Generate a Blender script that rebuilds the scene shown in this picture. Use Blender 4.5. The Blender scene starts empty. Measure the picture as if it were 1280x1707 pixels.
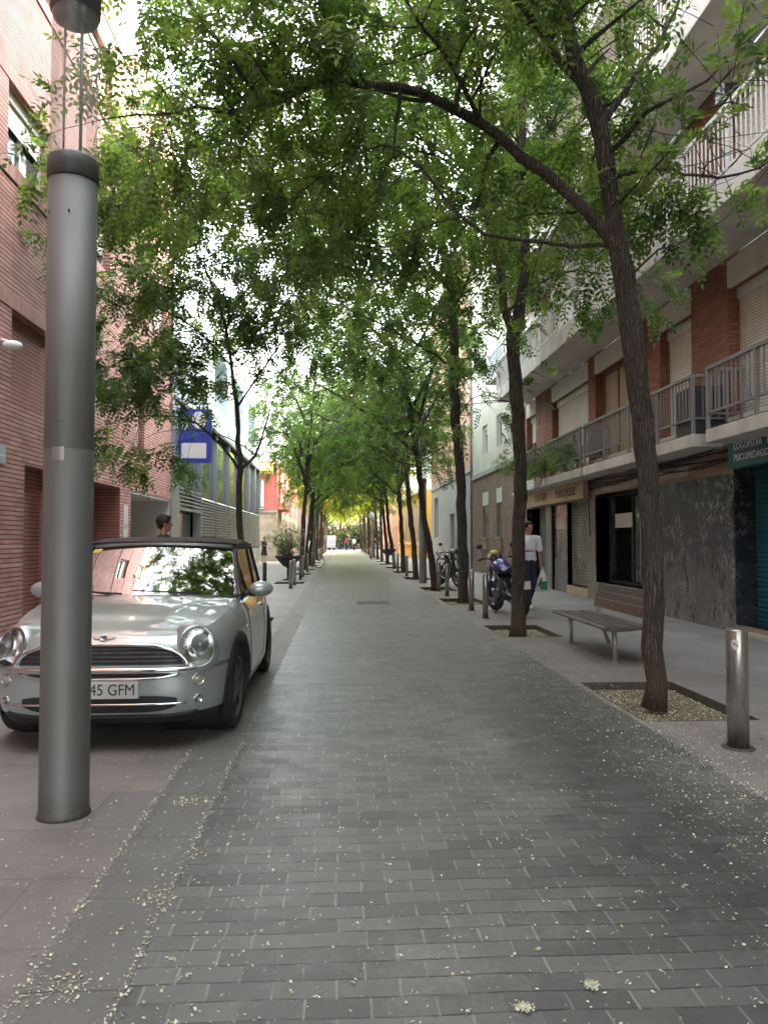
import bpy, math, random
import numpy as np
from mathutils import Vector, Matrix, Euler

D = bpy.data
SC = bpy.context.scene
COL = SC.collection
R = math.radians

# ------------------------------------------------------------------ camera
FPX, CAMH = 1282.0, 1.4
YAW, PIT = math.atan(74 / FPX), math.atan(46.5 / FPX)
cam = D.cameras.new('camera')
cam.sensor_fit = 'HORIZONTAL'; cam.sensor_width = 36.0
cam.lens = 36.0 * FPX / 1280.0
cam.clip_start = 0.05; cam.clip_end = 2000
cam_ob = D.objects.new('camera', cam); COL.objects.link(cam_ob)
cam_ob.location = (0, 0, CAMH)
cam_ob.rotation_euler = (math.pi / 2 + PIT, 0, -YAW)
SC.camera = cam_ob

# ------------------------------------------------------------------ world, sun, exposure
SUN_EL, SUN_AZ = 38.0, 62.0          # azimuth measured clockwise from +Y (street direction)
w = D.worlds.new('World'); SC.world = w; w.use_nodes = True
nt = w.node_tree; nt.nodes.clear()
out = nt.nodes.new('ShaderNodeOutputWorld'); bg = nt.nodes.new('ShaderNodeBackground')
sky = nt.nodes.new('ShaderNodeTexSky'); sky.sky_type = 'NISHITA'; sky.sun_disc = False
sky.sun_elevation = R(SUN_EL); sky.sun_rotation = R(SUN_AZ)
sky.air_density = 1.0; sky.dust_density = 3.0; sky.ozone_density = 1.0
hs = nt.nodes.new('ShaderNodeHueSaturation'); hs.inputs['Saturation'].default_value = 0.32
wm = nt.nodes.new('ShaderNodeMix'); wm.data_type = 'RGBA'; wm.blend_type = 'MULTIPLY'
wm.inputs[0].default_value = 1.0; wm.inputs[7].default_value = (1.0, 1.0, 0.965, 1)
nt.links.new(sky.outputs[0], hs.inputs['Color']); nt.links.new(hs.outputs[0], wm.inputs[6])
nt.links.new(wm.outputs[2], bg.inputs[0]); bg.inputs[1].default_value = 0.15
nt.links.new(bg.outputs[0], out.inputs[0])

sl = D.lights.new('sun', 'SUN'); sl.energy = 2.2; sl.angle = R(0.5); sl.color = (1.0, 0.90, 0.74)
so = D.objects.new('sun', sl); COL.objects.link(so)
sd = Vector((math.sin(R(SUN_AZ)) * math.cos(R(SUN_EL)), math.cos(R(SUN_AZ)) * math.cos(R(SUN_EL)), math.sin(R(SUN_EL))))
so.rotation_euler = sd.to_track_quat('Z', 'Y').to_euler()
so.location = (30, 0, 40)

SC.view_settings.view_transform = 'Standard'; SC.view_settings.look = 'None'
SC.view_settings.exposure = 4.12; SC.view_settings.gamma = 1.0
SC.view_settings.use_curve_mapping = False
SC.render.engine = 'CYCLES'
SC.cycles.max_bounces = 8; SC.cycles.transparent_max_bounces = 12
SC.cycles.diffuse_bounces = 4; SC.cycles.transmission_bounces = 6

# ------------------------------------------------------------------ measuring helpers
_F = Vector((math.sin(YAW) * math.cos(PIT), math.cos(YAW) * math.cos(PIT), math.sin(PIT)))
_R = Vector((math.cos(YAW), -math.sin(YAW), 0)); _U = _R.cross(_F)
def _ray(px, py): return _F + _R * ((px - 640) / FPX) - _U * ((py - 853.5) / FPX)
def at(px, py, Y):
    d = _ray(px, py); return Vector((0, 0, CAMH)) + d * (Y / d.y)
def wallY(px, X):
    d = _ray(px, 900); return d.y * X / d.x

# ------------------------------------------------------------------ materials
def _mat(name):
    m = D.materials.new(name); m.use_nodes = True
    n = m.node_tree; n.nodes.clear()
    o = n.nodes.new('ShaderNodeOutputMaterial'); b = n.nodes.new('ShaderNodeBsdfPrincipled')
    n.links.new(b.outputs[0], o.inputs[0])
    return m, n, b, o
def nd(n, typ, **kw):
    x = n.nodes.new(typ)
    for k, v in kw.items():
        if isinstance(k, str) and hasattr(x, k): setattr(x, k, v)
    return x
def mth(n, op, a, b=None, c=None):
    x = n.nodes.new('ShaderNodeMath'); x.operation = op
    for i, v in enumerate((a, b, c)):
        if v is None: continue
        if isinstance(v, (int, float)): x.inputs[i].default_value = v
        else: n.links.new(v, x.inputs[i])
    return x.outputs[0]
def mixc(n, f, a, b, mode='MIX'):
    x = n.nodes.new('ShaderNodeMix'); x.data_type = 'RGBA'; x.blend_type = mode
    for s, v in ((0, f), (6, a), (7, b)):
        if isinstance(v, (int, float)): x.inputs[s].default_value = v
        elif isinstance(v, tuple): x.inputs[s].default_value = v if len(v) == 4 else v + (1,)
        else: n.links.new(v, x.inputs[s])
    return x.outputs[2]
def noise(n, scale, vec=None, detail=4, rough=.55):
    x = n.nodes.new('ShaderNodeTexNoise'); x.inputs['Scale'].default_value = scale
    x.inputs['Detail'].default_value = detail; x.inputs['Roughness'].default_value = rough
    if vec is not None: n.links.new(vec, x.inputs['Vector'])
    return x.outputs[0]
def rng(n, v, a, b, c, d):
    x = n.nodes.new('ShaderNodeMapRange')
    for i, q in enumerate((a, b, c, d)): x.inputs[i + 1].default_value = q
    n.links.new(v, x.inputs[0]); return x.outputs[0]
def pos(n): return n.nodes.new('ShaderNodeNewGeometry').outputs['Position']
def sep(n, v):
    x = n.nodes.new('ShaderNodeSeparateXYZ'); n.links.new(v, x.inputs[0]); return x.outputs
def comb(n, a, b, c):
    x = n.nodes.new('ShaderNodeCombineXYZ')
    for i, v in enumerate((a, b, c)):
        if isinstance(v, (int, float)): x.inputs[i].default_value = v
        else: n.links.new(v, x.inputs[i])
    return x.outputs[0]
def valmul(n, col, v):
    x = n.nodes.new('ShaderNodeHueSaturation')
    if isinstance(col, tuple): x.inputs['Color'].default_value = col + (1,)
    else: n.links.new(col, x.inputs['Color'])
    n.links.new(v, x.inputs['Value']); return x.outputs[0]
def bump(n, b, h, strength, dist=.01):
    x = n.nodes.new('ShaderNodeBump'); x.inputs['Strength'].default_value = strength
    x.inputs['Distance'].default_value = dist
    n.links.new(h, x.inputs['Height']); n.links.new(x.outputs[0], b.inputs['Normal'])

def M(name, col, rough=.6, metal=0., var=.15, scale=4., bmp=0., bscale=60., coat=0., spec=.5, stain=0., stretch=(1, 1, 1)):
    m, n, b, o = _mat(name)
    p = pos(n)
    mp = n.nodes.new('ShaderNodeMapping'); mp.inputs['Scale'].default_value = stretch
    n.links.new(p, mp.inputs['Vector'])
    v = rng(n, noise(n, scale, mp.outputs[0]), .3, .7, 1 - var, 1 + var)
    v2 = rng(n, noise(n, scale * 9, mp.outputs[0]), .3, .7, 1 - var * .5, 1 + var * .5)
    c = valmul(n, col, mth(n, 'MULTIPLY', v, v2))
    if stain:
        mps = n.nodes.new('ShaderNodeMapping'); mps.inputs['Scale'].default_value = (1, 1, .25); n.links.new(p, mps.inputs['Vector'])
        s = rng(n, noise(n, 1.7, mps.outputs[0], 6, .7), .48, .75, 0, stain)
        c = mixc(n, s, c, tuple(q * .45 for q in col))
    n.links.new(c, b.inputs['Base Color'])
    b.inputs['Metallic'].default_value = metal
    r = rng(n, noise(n, scale * 3, p), .3, .7, max(0.02, rough - .08), min(1, rough + .08))
    n.links.new(r, b.inputs['Roughness'])
    b.inputs['Coat Weight'].default_value = coat; b.inputs['Coat Roughness'].default_value = .04
    b.inputs['Specular IOR Level'].default_value = spec
    if bmp: bump(n, b, noise(n, bscale, mp.outputs[0], 6), bmp, .01)
    return m

def carpaint(name, col):
    m, n, b, o = _mat(name)
    fl = noise(n, 900, pos(n), 1); n.links.new(valmul(n, col, rng(n, fl, .3, .7, .93, 1.07)), b.inputs['Base Color'])
    b.inputs['Metallic'].default_value = .5; b.inputs['Roughness'].default_value = .32
    b.inputs['Coat Weight'].default_value = 1.0; b.inputs['Coat Roughness'].default_value = .03
    bump(n, b, noise(n, 2.2, pos(n), 2), .12, .02)
    return m
def walluv(n):
    g = n.nodes.new('ShaderNodeNewGeometry')
    P = sep(n, g.outputs['Position']); N = sep(n, g.outputs['True Normal'])
    fx = mth(n, 'GREATER_THAN', mth(n, 'ABSOLUTE', N[0]), .5)
    fz = mth(n, 'GREATER_THAN', mth(n, 'ABSOLUTE', N[2]), .5)
    u = mth(n, 'ADD', mth(n, 'MULTIPLY', P[1], fx), mth(n, 'MULTIPLY', P[0], mth(n, 'SUBTRACT', 1, fx)))
    u = mth(n, 'ADD', mth(n, 'MULTIPLY', P[1], fz), mth(n, 'MULTIPLY', u, mth(n, 'SUBTRACT', 1, fz)))
    v = mth(n, 'ADD', mth(n, 'MULTIPLY', P[0], fz), mth(n, 'MULTIPLY', P[2], mth(n, 'SUBTRACT', 1, fz)))
    return u, v, g.outputs['Position']

def brick(name, c1, c2, mortar, bw, bh, joint=.008, hjoint=None, var=.2, rough=.8, vertical=False, hvis=1.0):
    """running-bond brick on any upright face; bw x bh metres"""
    m, n, b, o = _mat(name)
    u, v, P = walluv(n)
    if vertical: u, v = v, u
    row = mth(n, 'FLOOR', mth(n, 'DIVIDE', v, bh)); fr = mth(n, 'FRACT', mth(n, 'DIVIDE', v, bh))
    uu = mth(n, 'ADD', mth(n, 'DIVIDE', u, bw), mth(n, 'MULTIPLY', mth(n, 'MODULO', row, 2.0), .5))
    fu = mth(n, 'FRACT', uu)
    bed = mth(n, 'LESS_THAN', fr, joint / bh)
    head = mth(n, 'MULTIPLY', mth(n, 'LESS_THAN', fu, (hjoint or joint) / bw), hvis)
    jm = mth(n, 'MAXIMUM', bed, head)
    wn = n.nodes.new('ShaderNodeTexWhiteNoise'); wn.noise_dimensions = '3D'
    n.links.new(comb(n, mth(n, 'FLOOR', uu), row, 0.0), wn.inputs['Vector'])
    base = mixc(n, wn.outputs[0], c1, c2)
    base = valmul(n, base, rng(n, noise(n, 1.1, P, 5, .6), .3, .7, 1 - var, 1 + var))
    mps = n.nodes.new('ShaderNodeMapping'); mps.inputs['Scale'].default_value = (1.6, 1.6, .16); n.links.new(P, mps.inputs['Vector'])
    base = mixc(n, rng(n, noise(n, 1.6, mps.outputs[0], 6, .7), .5, .75, 0, .5), base, tuple(q * .55 for q in c1))
    c = mixc(n, jm, base, mortar)
    n.links.new(c, b.inputs['Base Color']); b.inputs['Roughness'].default_value = rough
    h = mth(n, 'ADD', mth(n, 'SUBTRACT', 1, jm), mth(n, 'MULTIPLY', noise(n, 90, P), .3))
    bump(n, b, h, .6, .006)
    return m

def slats(name, col, pitch, rough=.5, metal=0., dark=.35, var=.1):
    m, n, b, o = _mat(name)
    P = pos(n); z = sep(n, P)[2]
    fr = mth(n, 'FRACT', mth(n, 'DIVIDE', z, pitch))
    tri = mth(n, 'ABSOLUTE', mth(n, 'SUBTRACT', fr, .5))
    gap = mth(n, 'LESS_THAN', fr, .14)
    c = valmul(n, col, rng(n, noise(n, 3, P, 5), .3, .7, 1 - var, 1 + var))
    c = mixc(n, gap, c, tuple(q * dark for q in col))
    n.links.new(c, b.inputs['Base Color']); b.inputs['Roughness'].default_value = rough
    b.inputs['Metallic'].default_value = metal
    bump(n, b, mth(n, 'SUBTRACT', 1, mth(n, 'MULTIPLY', tri, tri)), .8, pitch * .8)
    return m

def glass_wall(name, col, rough=.06):
    m, n, b, o = _mat(name)
    P = pos(n)
    c = valmul(n, col, rng(n, noise(n, .8, P), .3, .7, .8, 1.2))
    n.links.new(c, b.inputs['Base Color']); b.inputs['Roughness'].default_value = rough
    b.inputs['Specular IOR Level'].default_value = .8
    bump(n, b, noise(n, 1.5, P, 1), .05, .02)
    return m

def clear_glass(name, tint=(.95, .97, .97), ior_gloss=.12, transp=.75, dark=(.01, .012, .014), fmax=1.0):
    m = D.materials.new(name); m.use_nodes = True; n = m.node_tree; n.nodes.clear()
    o = n.nodes.new('ShaderNodeOutputMaterial')
    gl = n.nodes.new('ShaderNodeBsdfGlossy'); gl.inputs['Roughness'].default_value = .02
    tr = n.nodes.new('ShaderNodeBsdfTransparent'); tr.inputs[0].default_value = tint + (1,)
    df = n.nodes.new('ShaderNodeBsdfDiffuse'); df.inputs[0].default_value = dark + (1,)
    m1 = n.nodes.new('ShaderNodeMixShader'); m1.inputs[0].default_value = transp
    n.links.new(df.outputs[0], m1.inputs[1]); n.links.new(tr.outputs[0], m1.inputs[2])
    fr = n.nodes.new('ShaderNodeFresnel'); fr.inputs[0].default_value = 1.5
    f2 = mth(n, 'MINIMUM', mth(n, 'ADD', fr.outputs[0], ior_gloss), fmax)
    m2 = n.nodes.new('ShaderNodeMixShader'); n.links.new(f2, m2.inputs[0])
    n.links.new(m1.outputs[0], m2.inputs[1]); n.links.new(gl.outputs[0], m2.inputs[2])
    n.links.new(m2.outputs[0], o.inputs[0])
    return m

def leafmat(name, c1, c2, trans=.5):
    m = D.materials.new(name); m.use_nodes = True; n = m.node_tree; n.nodes.clear()
    o = n.nodes.new('ShaderNodeOutputMaterial')
    a = n.nodes.new('ShaderNodeAttribute'); a.attribute_name = 'tint'
    P = pos(n)
    cl = rng(n, noise(n, 1.1, P, 3), .36, .64, -.45, .5)
    f = n.nodes.new('ShaderNodeClamp'); n.links.new(mth(n, 'ADD', a.outputs['Fac'], cl), f.inputs[0])
    c = mixc(n, f.outputs[0], c1, c2)
    b = n.nodes.new('ShaderNodeBsdfPrincipled'); n.links.new(c, b.inputs['Base Color'])
    b.inputs['Roughness'].default_value = .42; b.inputs['Specular IOR Level'].default_value = .4
    t = n.nodes.new('ShaderNodeBsdfTranslucent')
    n.links.new(mixc(n, 1.0, c, (1.25, 1.45, .55), 'MULTIPLY'), t.inputs[0])
    mx = n.nodes.new('ShaderNodeMixShader'); mx.inputs[0].default_value = trans
    n.links.new(b.outputs[0], mx.inputs[1]); n.links.new(t.outputs[0], mx.inputs[2])
    n.links.new(mx.outputs[0], o.inputs[0])
    return m

def pavingmat(name, c1, c2, bw, bh, joint, dark, light, rough, var=.15, lightjoints=True, dark_band=False, rowshift=.5, stainc=None):
    """ground paving: rows run across the street (X), course depth bh along Y"""
    m, n, b, o = _mat(name)
    P = pos(n); S = sep(n, P)
    # hand-laid: joints wander a little
    wob = mth(n, 'MULTIPLY', mth(n, 'SUBTRACT', noise(n, 1.3, P, 2), .5), .05)
    wob2 = mth(n, 'MULTIPLY', mth(n, 'SUBTRACT', noise(n, 14, P, 2), .5), .008)
    y = mth(n, 'ADD', mth(n, 'ADD', S[1], wob), wob2)
    row = mth(n, 'FLOOR', mth(n, 'DIVIDE', y, bh)); fr = mth(n, 'FRACT', mth(n, 'DIVIDE', y, bh))
    rn = n.nodes.new('ShaderNodeTexWhiteNoise'); rn.noise_dimensions = '1D'; n.links.new(row, rn.inputs['W'])
    uu = mth(n, 'ADD', mth(n, 'DIVIDE', mth(n, 'ADD', S[0], wob2), bw), mth(n, 'MULTIPLY', mth(n, 'FLOORED_MODULO', row, 2.0), rowshift))
    uu = mth(n, 'ADD', uu, mth(n, 'MULTIPLY', rn.outputs[0], .12))
    fu = mth(n, 'FRACT', uu)
    bed = mth(n, 'LESS_THAN', fr, joint / bh); head = mth(n, 'LESS_THAN', fu, joint / bw)
    wn = n.nodes.new('ShaderNodeTexWhiteNoise'); wn.noise_dimensions = '2D'
    n.links.new(comb(n, mth(n, 'FLOOR', uu), row, 0.0), wn.inputs['Vector'])
    c = mixc(n, wn.outputs[0], c1, c2)
    gum = n.nodes.new('ShaderNodeTexVoronoi'); gum.inputs['Scale'].default_value = 2.6; gum.inputs['Randomness'].default_value = 1
    n.links.new(comb(n, S[0], S[1], 0.0), gum.inputs['Vector'])
    gs = sep(n, gum.outputs['Color'])
    gm = mth(n, 'MULTIPLY', mth(n, 'LESS_THAN', gum.outputs['Distance'], mth(n, 'MULTIPLY', gs[0], .075)), mth(n, 'GREATER_THAN', gs[1], .45))
    c = mixc(n, mth(n, 'MULTIPLY', gm, .55), c, (.05, .05, .048))
    st = mth(n, 'MULTIPLY', rng(n, noise(n, 1.15, P, 7, .75), .52, .68, 0, 1), .38)
    c = mixc(n, st, c, (.07, .068, .062))
    st2 = mth(n, 'MULTIPLY', rng(n, noise(n, .8, comb(n, S[1], S[0], 3.0), 7, .75), .54, .7, 0, 1), .4)
    c = mixc(n, st2, c, (.27, .265, .25))
    big = noise(n, .55, P, 4, .6); fine = noise(n, 45, P, 5, .7); mid = noise(n, 5, P, 5, .65)
    v = mth(n, 'MULTIPLY', rng(n, big, .3, .7, 1 - var, 1 + var), rng(n, fine, .3, .7, .88, 1.12))
    v = mth(n, 'MULTIPLY', v, rng(n, mid, .3, .7, .9, 1.1))
    c = valmul(n, c, v)
    # joints: bed joints dark, head joints catch pale sand
    jn = noise(n, 7, P, 3, .7)
    c = mixc(n, mth(n, 'MULTIPLY', bed, rng(n, jn, .4, .6, .35, .9)), c, dark)
    hl = rng(n, noise(n, 3.1, P, 3, .7), .42, .58, .15, .95) if lightjoints else .7
    c = mixc(n, mth(n, 'MULTIPLY', head, hl), c, light)
    if dark_band:   # darker band down the right of the carriageway, fading with distance
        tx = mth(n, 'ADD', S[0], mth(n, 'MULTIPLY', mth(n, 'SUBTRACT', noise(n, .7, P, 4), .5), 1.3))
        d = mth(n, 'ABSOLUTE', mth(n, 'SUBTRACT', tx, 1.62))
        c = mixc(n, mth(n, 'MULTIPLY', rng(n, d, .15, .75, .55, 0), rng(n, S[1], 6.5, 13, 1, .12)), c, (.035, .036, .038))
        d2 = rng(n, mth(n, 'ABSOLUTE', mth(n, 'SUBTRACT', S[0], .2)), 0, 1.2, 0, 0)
    if stainc:
        c = mixc(n, rng(n, noise(n, .8, P, 5, .7), .5, .7, 0, .6), c, stainc)
    n.links.new(c, b.inputs['Base Color'])
    n.links.new(rng(n, mid, .3, .7, rough - .08, rough + .1), b.inputs['Roughness'])
    h = mth(n, 'ADD', mth(n, 'SUBTRACT', 1, mth(n, 'MAXIMUM', bed, head)), mth(n, 'ADD', mth(n, 'MULTIPLY', fine, .25), mth(n, 'MULTIPLY', wn.outputs[0], .35)))
    bump(n, b, h, .5, .006)
    return m

def barkmat():
    m, n, b, o = _mat('bark')
    P = pos(n)
    mp = n.nodes.new('ShaderNodeMapping'); mp.inputs['Scale'].default_value = (1, 1, .12); n.links.new(P, mp.inputs['Vector'])
    f = noise(n, 55, mp.outputs[0], 6, .7); g = noise(n, 2.5, P, 4)
    vo = n.nodes.new('ShaderNodeTexVoronoi'); vo.feature = 'DISTANCE_TO_EDGE'; vo.inputs['Scale'].default_value = 42
    mp2 = n.nodes.new('ShaderNodeMapping'); mp2.inputs['Scale'].default_value = (1, 1, .10)
    nv = n.nodes.new('ShaderNodeTexNoise'); nv.inputs['Scale'].default_value = 9; nv.inputs['Detail'].default_value = 5; n.links.new(P, nv.inputs['Vector'])
    va = n.nodes.new('ShaderNodeVectorMath'); va.operation = 'MULTIPLY_ADD'; va.inputs[1].default_value = (.05, .05, .25)
    n.links.new(nv.outputs['Color'], va.inputs[0]); n.links.new(P, va.inputs[2]); n.links.new(va.outputs[0], mp2.inputs['Vector'])
    n.links.new(mp2.outputs[0], vo.inputs['Vector'])
    crack = rng(n, vo.outputs['Distance'], 0, .26, 0, 1)
    c = mixc(n, rng(n, f, .3, .7, 0, 1), (.05, .04, .033), (.175, .148, .122))
    c = mixc(n, crack, (.03, .023, .018), c)
    c = mixc(n, rng(n, g, .45, .7, 0, .55), c, (.085, .078, .055))
    z = sep(n, P)[2]
    c = mixc(n, rng(n, z, .0, .9, .45, 0), c, (.14, .082, .05))
    n.links.new(c, b.inputs['Base Color']); b.inputs['Roughness'].default_value = .9
    bump(n, b, mth(n, 'ADD', crack, f), 1.0, .02)
    return m

def marblemat(name, base, vein, blot=0., rough=.3):
    m, n, b, o = _mat(name)
    P = pos(n)
    mp = n.nodes.new('ShaderNodeMapping'); mp.inputs['Rotation'].default_value = (R(35), 0, 0); mp.inputs['Scale'].default_value = (1, 2.2, 1.0)
    n.links.new(P, mp.inputs['Vector'])
    f = noise(n, 3.2, mp.outputs[0], 8, .72)
    v1 = mth(n, 'ABSOLUTE', mth(n, 'SUBTRACT', f, .5))
    mask = rng(n, noise(n, 2.1, P, 5, .7), .47, .58, 0, 1)
    c = valmul(n, base, rng(n, noise(n, .9, P, 4), .3, .7, .75, 1.3))
    c = mixc(n, mth(n, 'MULTIPLY', rng(n, v1, 0, .016, 1, 0), mask), c, vein)
    z = sep(n, P)[2]
    low = mth(n, 'MULTIPLY', rng(n, z, .2, 1.35, 1, 0), rng(n, noise(n, 2.2, mp.outputs[0], 6, .7), .4, .6, 0, 1))
    c = mixc(n, mth(n, 'MULTIPLY', low, blot), c, (.30, .28, .25))
    y = sep(n, P)[1]
    jy = mth(n, 'LESS_THAN', mth(n, 'FRACT', mth(n, 'DIVIDE', mth(n, 'ADD', y, .15), 1.06)), .012)
    jz = mth(n, 'LESS_THAN', mth(n, 'FRACT', mth(n, 'DIVIDE', mth(n, 'ADD', z, .42), .82)), .008)
    c = mixc(n, mth(n, 'MAXIMUM', jy, jz), c, (.01, .01, .01))
    n.links.new(c, b.inputs['Base Color']); b.inputs['Roughness'].default_value = rough
    n.links.new(rng(n, low, 0, 1, rough, .8), b.inputs['Roughness'])
    return m

def brushed(name, col, rough=.3, tang=True):
    m, n, b, o = _mat(name)
    P = pos(n)
    mp = n.nodes.new('ShaderNodeMapping'); mp.inputs['Scale'].default_value = (8, 8, .5); n.links.new(P, mp.inputs['Vector'])
    f = noise(n, 6, mp.outputs[0], 6, .7)
    c = valmul(n, col, rng(n, f, .3, .7, .86, 1.12))
    dirt = rng(n, noise(n, 2.4, P, 6, .7), .5, .8, 0, .45)
    c = mixc(n, dirt, c, (.16, .15, .14))
    z = sep(n, P)[2]
    foot = mth(n, 'MULTIPLY', rng(n, z, 0, .16, .8, 0), rng(n, noise(n, 25, P, 4), .35, .6, .3, 1))
    c = mixc(n, foot, c, (.10, .085, .07))
    n.links.new(c, b.inputs['Base Color']); b.inputs['Metallic'].default_value = .85 if rough < .4 else .65
    n.links.new(rng(n, f, .3, .7, rough - .05, rough + .14), b.inputs['Roughness'])
    return m

MAT = {}
def mk():
    g = MAT
    g['road'] = pavingmat('road_pavers', (.09, .096, .092), (.148, .151, .144), .2, .1, .008, (.032, .032, .03), (.25, .25, .23), .46, dark_band=True)
    g['kerb'] = pavingmat('channel_stone', (.125, .127, .118), (.165, .165, .152), .3, .62, .007, (.05, .047, .038), (.13, .12, .1), .65, lightjoints=False, rowshift=0)
    g['slabL'] = pavingmat('pavement_slab_left', (.172, .162, .155), (.215, .198, .188), .8, .55, .006, (.07, .06, .052), (.075, .065, .055), .6, lightjoints=False, stainc=(.15, .14, .132))
    g['slabR'] = pavingmat('pavement_slab_right', (.2, .19, .185), (.24, .228, .22), .6, .6, .005, (.09, .085, .08), (.1, .095, .09), .6, lightjoints=False, stainc=(.17, .155, .15))
    g['soil'] = M('soil', (.15, .125, .075), .95, var=.4, scale=14, bmp=.8, bscale=50)
    g['pitedge'] = M('pit_steel_edge', (.075, .065, .055), .7, var=.3, scale=6, bmp=.2)
    g['ground'] = M('ground_asphalt', (.09, .088, .083), .85, var=.2, scale=.5)
    g['brickL'] = brick('thin_red_brick', (.40, .19, .16), (.55, .29, .245), (.05, .028, .026), .29, .07, .015, .006, var=.16, hvis=.3)
    g['brickLv'] = brick('red_brick_soldier', (.42, .2, .17), (.54, .28, .24), (.09, .045, .04), .25, .066, .01, .006, var=.1, vertical=True, hvis=.35)
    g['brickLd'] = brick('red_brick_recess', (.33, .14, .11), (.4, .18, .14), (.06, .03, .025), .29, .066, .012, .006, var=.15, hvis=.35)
    g['brickR'] = brick('brown_red_brick', (.22, .085, .05), (.32, .135, .085), (.09, .05, .036), .24, .062, .009, .008, var=.2)
    g['brickB'] = brick('tan_brick', (.2, .135, .1), (.3, .21, .155), (.11, .085, .065), .24, .062, .01, .008, var=.2)
    g['creamstone'] = brick('sandstone', (.42, .33, .24), (.5, .4, .3), (.3, .24, .17), .55, .28, .01, var=.25)
    g['plaster'] = M('white_plaster', (.66, .63, .59), .85, var=.08, scale=1.5, stain=.35, bmp=.05)
    g['soffit'] = M('soffit_paint', (.62, .59, .56), .85, var=.06, scale=1.2, stain=.12)
    g['balc'] = M('balcony_concrete', (.62, .585, .55), .85, var=.1, scale=2, stain=.6, bmp=.06)
    g['rail'] = M('rail_paint', (.23, .215, .205), .5, var=.12, scale=5, stain=.3)
    g['raildark'] = M('dark_panel', (.05, .05, .052), .6)
    g['shutterW'] = slats('roller_shutter_cream', (.64, .61, .55), .048, .6)
    g['shutterS'] = slats('shutter_steel', (.22, .205, .18), .075, .45, .5, var=.3)
    g['shutterT'] = slats('shutter_teal', (.015, .13, .17), .075, .45)
    g['teal'] = M('teal_sign', (.018, .115, .125), .5, var=.05)
    g['white'] = M('white_paint', (.72, .72, .7), .5, var=.05)
    g['ink'] = M('dark_lettering', (.055, .035, .02), .5, var=.1)
    g['signtan'] = M('tan_sign', (.46, .31, .18), .5, var=.12, scale=2, stain=.3)
    g['marble'] = marblemat('grey_marble', (.052, .048, .056), (.62, .60, .60), .62, .22)
    g['marbled'] = marblemat('black_marble', (.012, .013, .018), (.2, .2, .21), .0, .1)
    g['pilaster'] = marblemat('pilaster_stone', (.17, .16, .145), (.35, .33, .3), .7, .5)
    g['fascia'] = M('fascia_plaster', (.30, .225, .17), .85, var=.15, scale=2, stain=.5)
    g['lintel'] = M('lintel', (.42, .38, .31), .85, var=.15, stain=.4)
    g['darkglass'] = glass_wall('dark_glass', (.012, .013, .015), .05)
    g['skyglass'] = glass_wall('window_glass', (.07, .09, .10), .05)
    g['dark'] = M('dark_interior', (.015, .013, .012), .7)
    g['darkred'] = M('dark_door', (.03, .018, .016), .5)
    g['frame'] = M('white_frame', (.6, .6, .58), .5, var=.06)
    g['alu'] = M('aluminium_grey', (.33, .34, .35), .4, .6, var=.06)
    g['woodframe'] = M('wood_frame', (.22, .16, .11), .6)
    g['curtain'] = M('curtain', (.42, .33, .22), .9, var=.25, scale=3, stretch=(1, 12, .3))
    g['panelblue'] = M('pale_blue_panel', (.42, .51, .54), .45, .1, var=.06, scale=.6)
    g['greyclad'] = M('grey_cladding', (.26, .27, .275), .55, var=.08, scale=1)
    g['whitewall'] = M('white_render', (.62, .63, .61), .85, var=.06, scale=1)
    g['blue'] = M('blue_banner', (.02, .045, .32), .5, var=.04)
    g['pink'] = M('pink_render', (.62, .17, .15), .85, var=.12, scale=1)
    g['orange'] = M('orange_render', (.46, .27, .18), .85, var=.08, scale=1)
    g['cream'] = M('cream_render', (.60, .60, .50), .85, var=.08, scale=1, stain=.15)
    g['yellow'] = M('yellow_render', (.68, .42, .10), .85, var=.12, scale=.8)
    g['greyrender'] = M('grey_render', (.36, .355, .36), .8, var=.08, scale=1, stain=.15)
    g['greydoor'] = M('grey_door', (.12, .125, .13), .5)
    g['steel'] = brushed('stainless_steel', (.40, .385, .36), .26)
    g['lampmetal'] = brushed('lamp_grey_metal', (.19, .197, .192), .54)
    g['lampcap'] = M('lamp_cap', (.11, .115, .118), .45, .4)
    g['lampglass'] = clear_glass('clear_tube', (.96, .97, .97), .02, .90, (.7, .7, .7), .4)
    g['bark'] = barkmat()
    g['leafA'] = leafmat('leaf_green', (.056, .104, .042), (.215, .285, .115), .62)
    g['leafD'] = leafmat('leaf_dark_green', (.040, .076, .034), (.165, .235, .09), .58)
    g['leafSun'] = leafmat('leaf_sun_tint', (.13, .17, .03), (.34, .34, .07), .6)  # far trees: yellow glow of sunlight put into the leaf colour
    g['olive'] = leafmat('leaf_olive', (.11, .15, .09), (.2, .24, .15), .3)
    g['wood'] = M('bench_wood', (.082, .066, .055), .6, var=.25, scale=3, stretch=(6, .5, 6), bmp=.15, bscale=30)
    g['woodred'] = M('bench_wood_red', (.115, .068, .05), .6, var=.25, scale=3, stretch=(6, .5, 6), bmp=.15, bscale=30)
    g['castalu'] = M('cast_aluminium', (.36, .355, .34), .45, .6, var=.15)
    g['carpaint'] = carpaint('silver_green_paint', (.37, .415, .415))
    g['plastic'] = M('black_plastic', (.018, .018, .019), .6, var=.15)
    g['rubber'] = M('tyre_rubber', (.016, .016, .016), .8, var=.2, bmp=.1)
    g['chrome'] = M('chrome', (.62, .63, .64), .1, 1., var=.02)
    g['alloy'] = M('alloy_wheel', (.11, .11, .115), .35, .8)
    g['softtop'] = M('soft_top_canvas', (.05, .04, .038), .9, var=.15, scale=8, bmp=.15, bscale=300)
    g['carglass'] = clear_glass('car_glass', (.32, .34, .33), .13, .6)
    g['sideglass'] = clear_glass('side_glass', (.25, .27, .26), .03, .6, fmax=.4)
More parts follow.
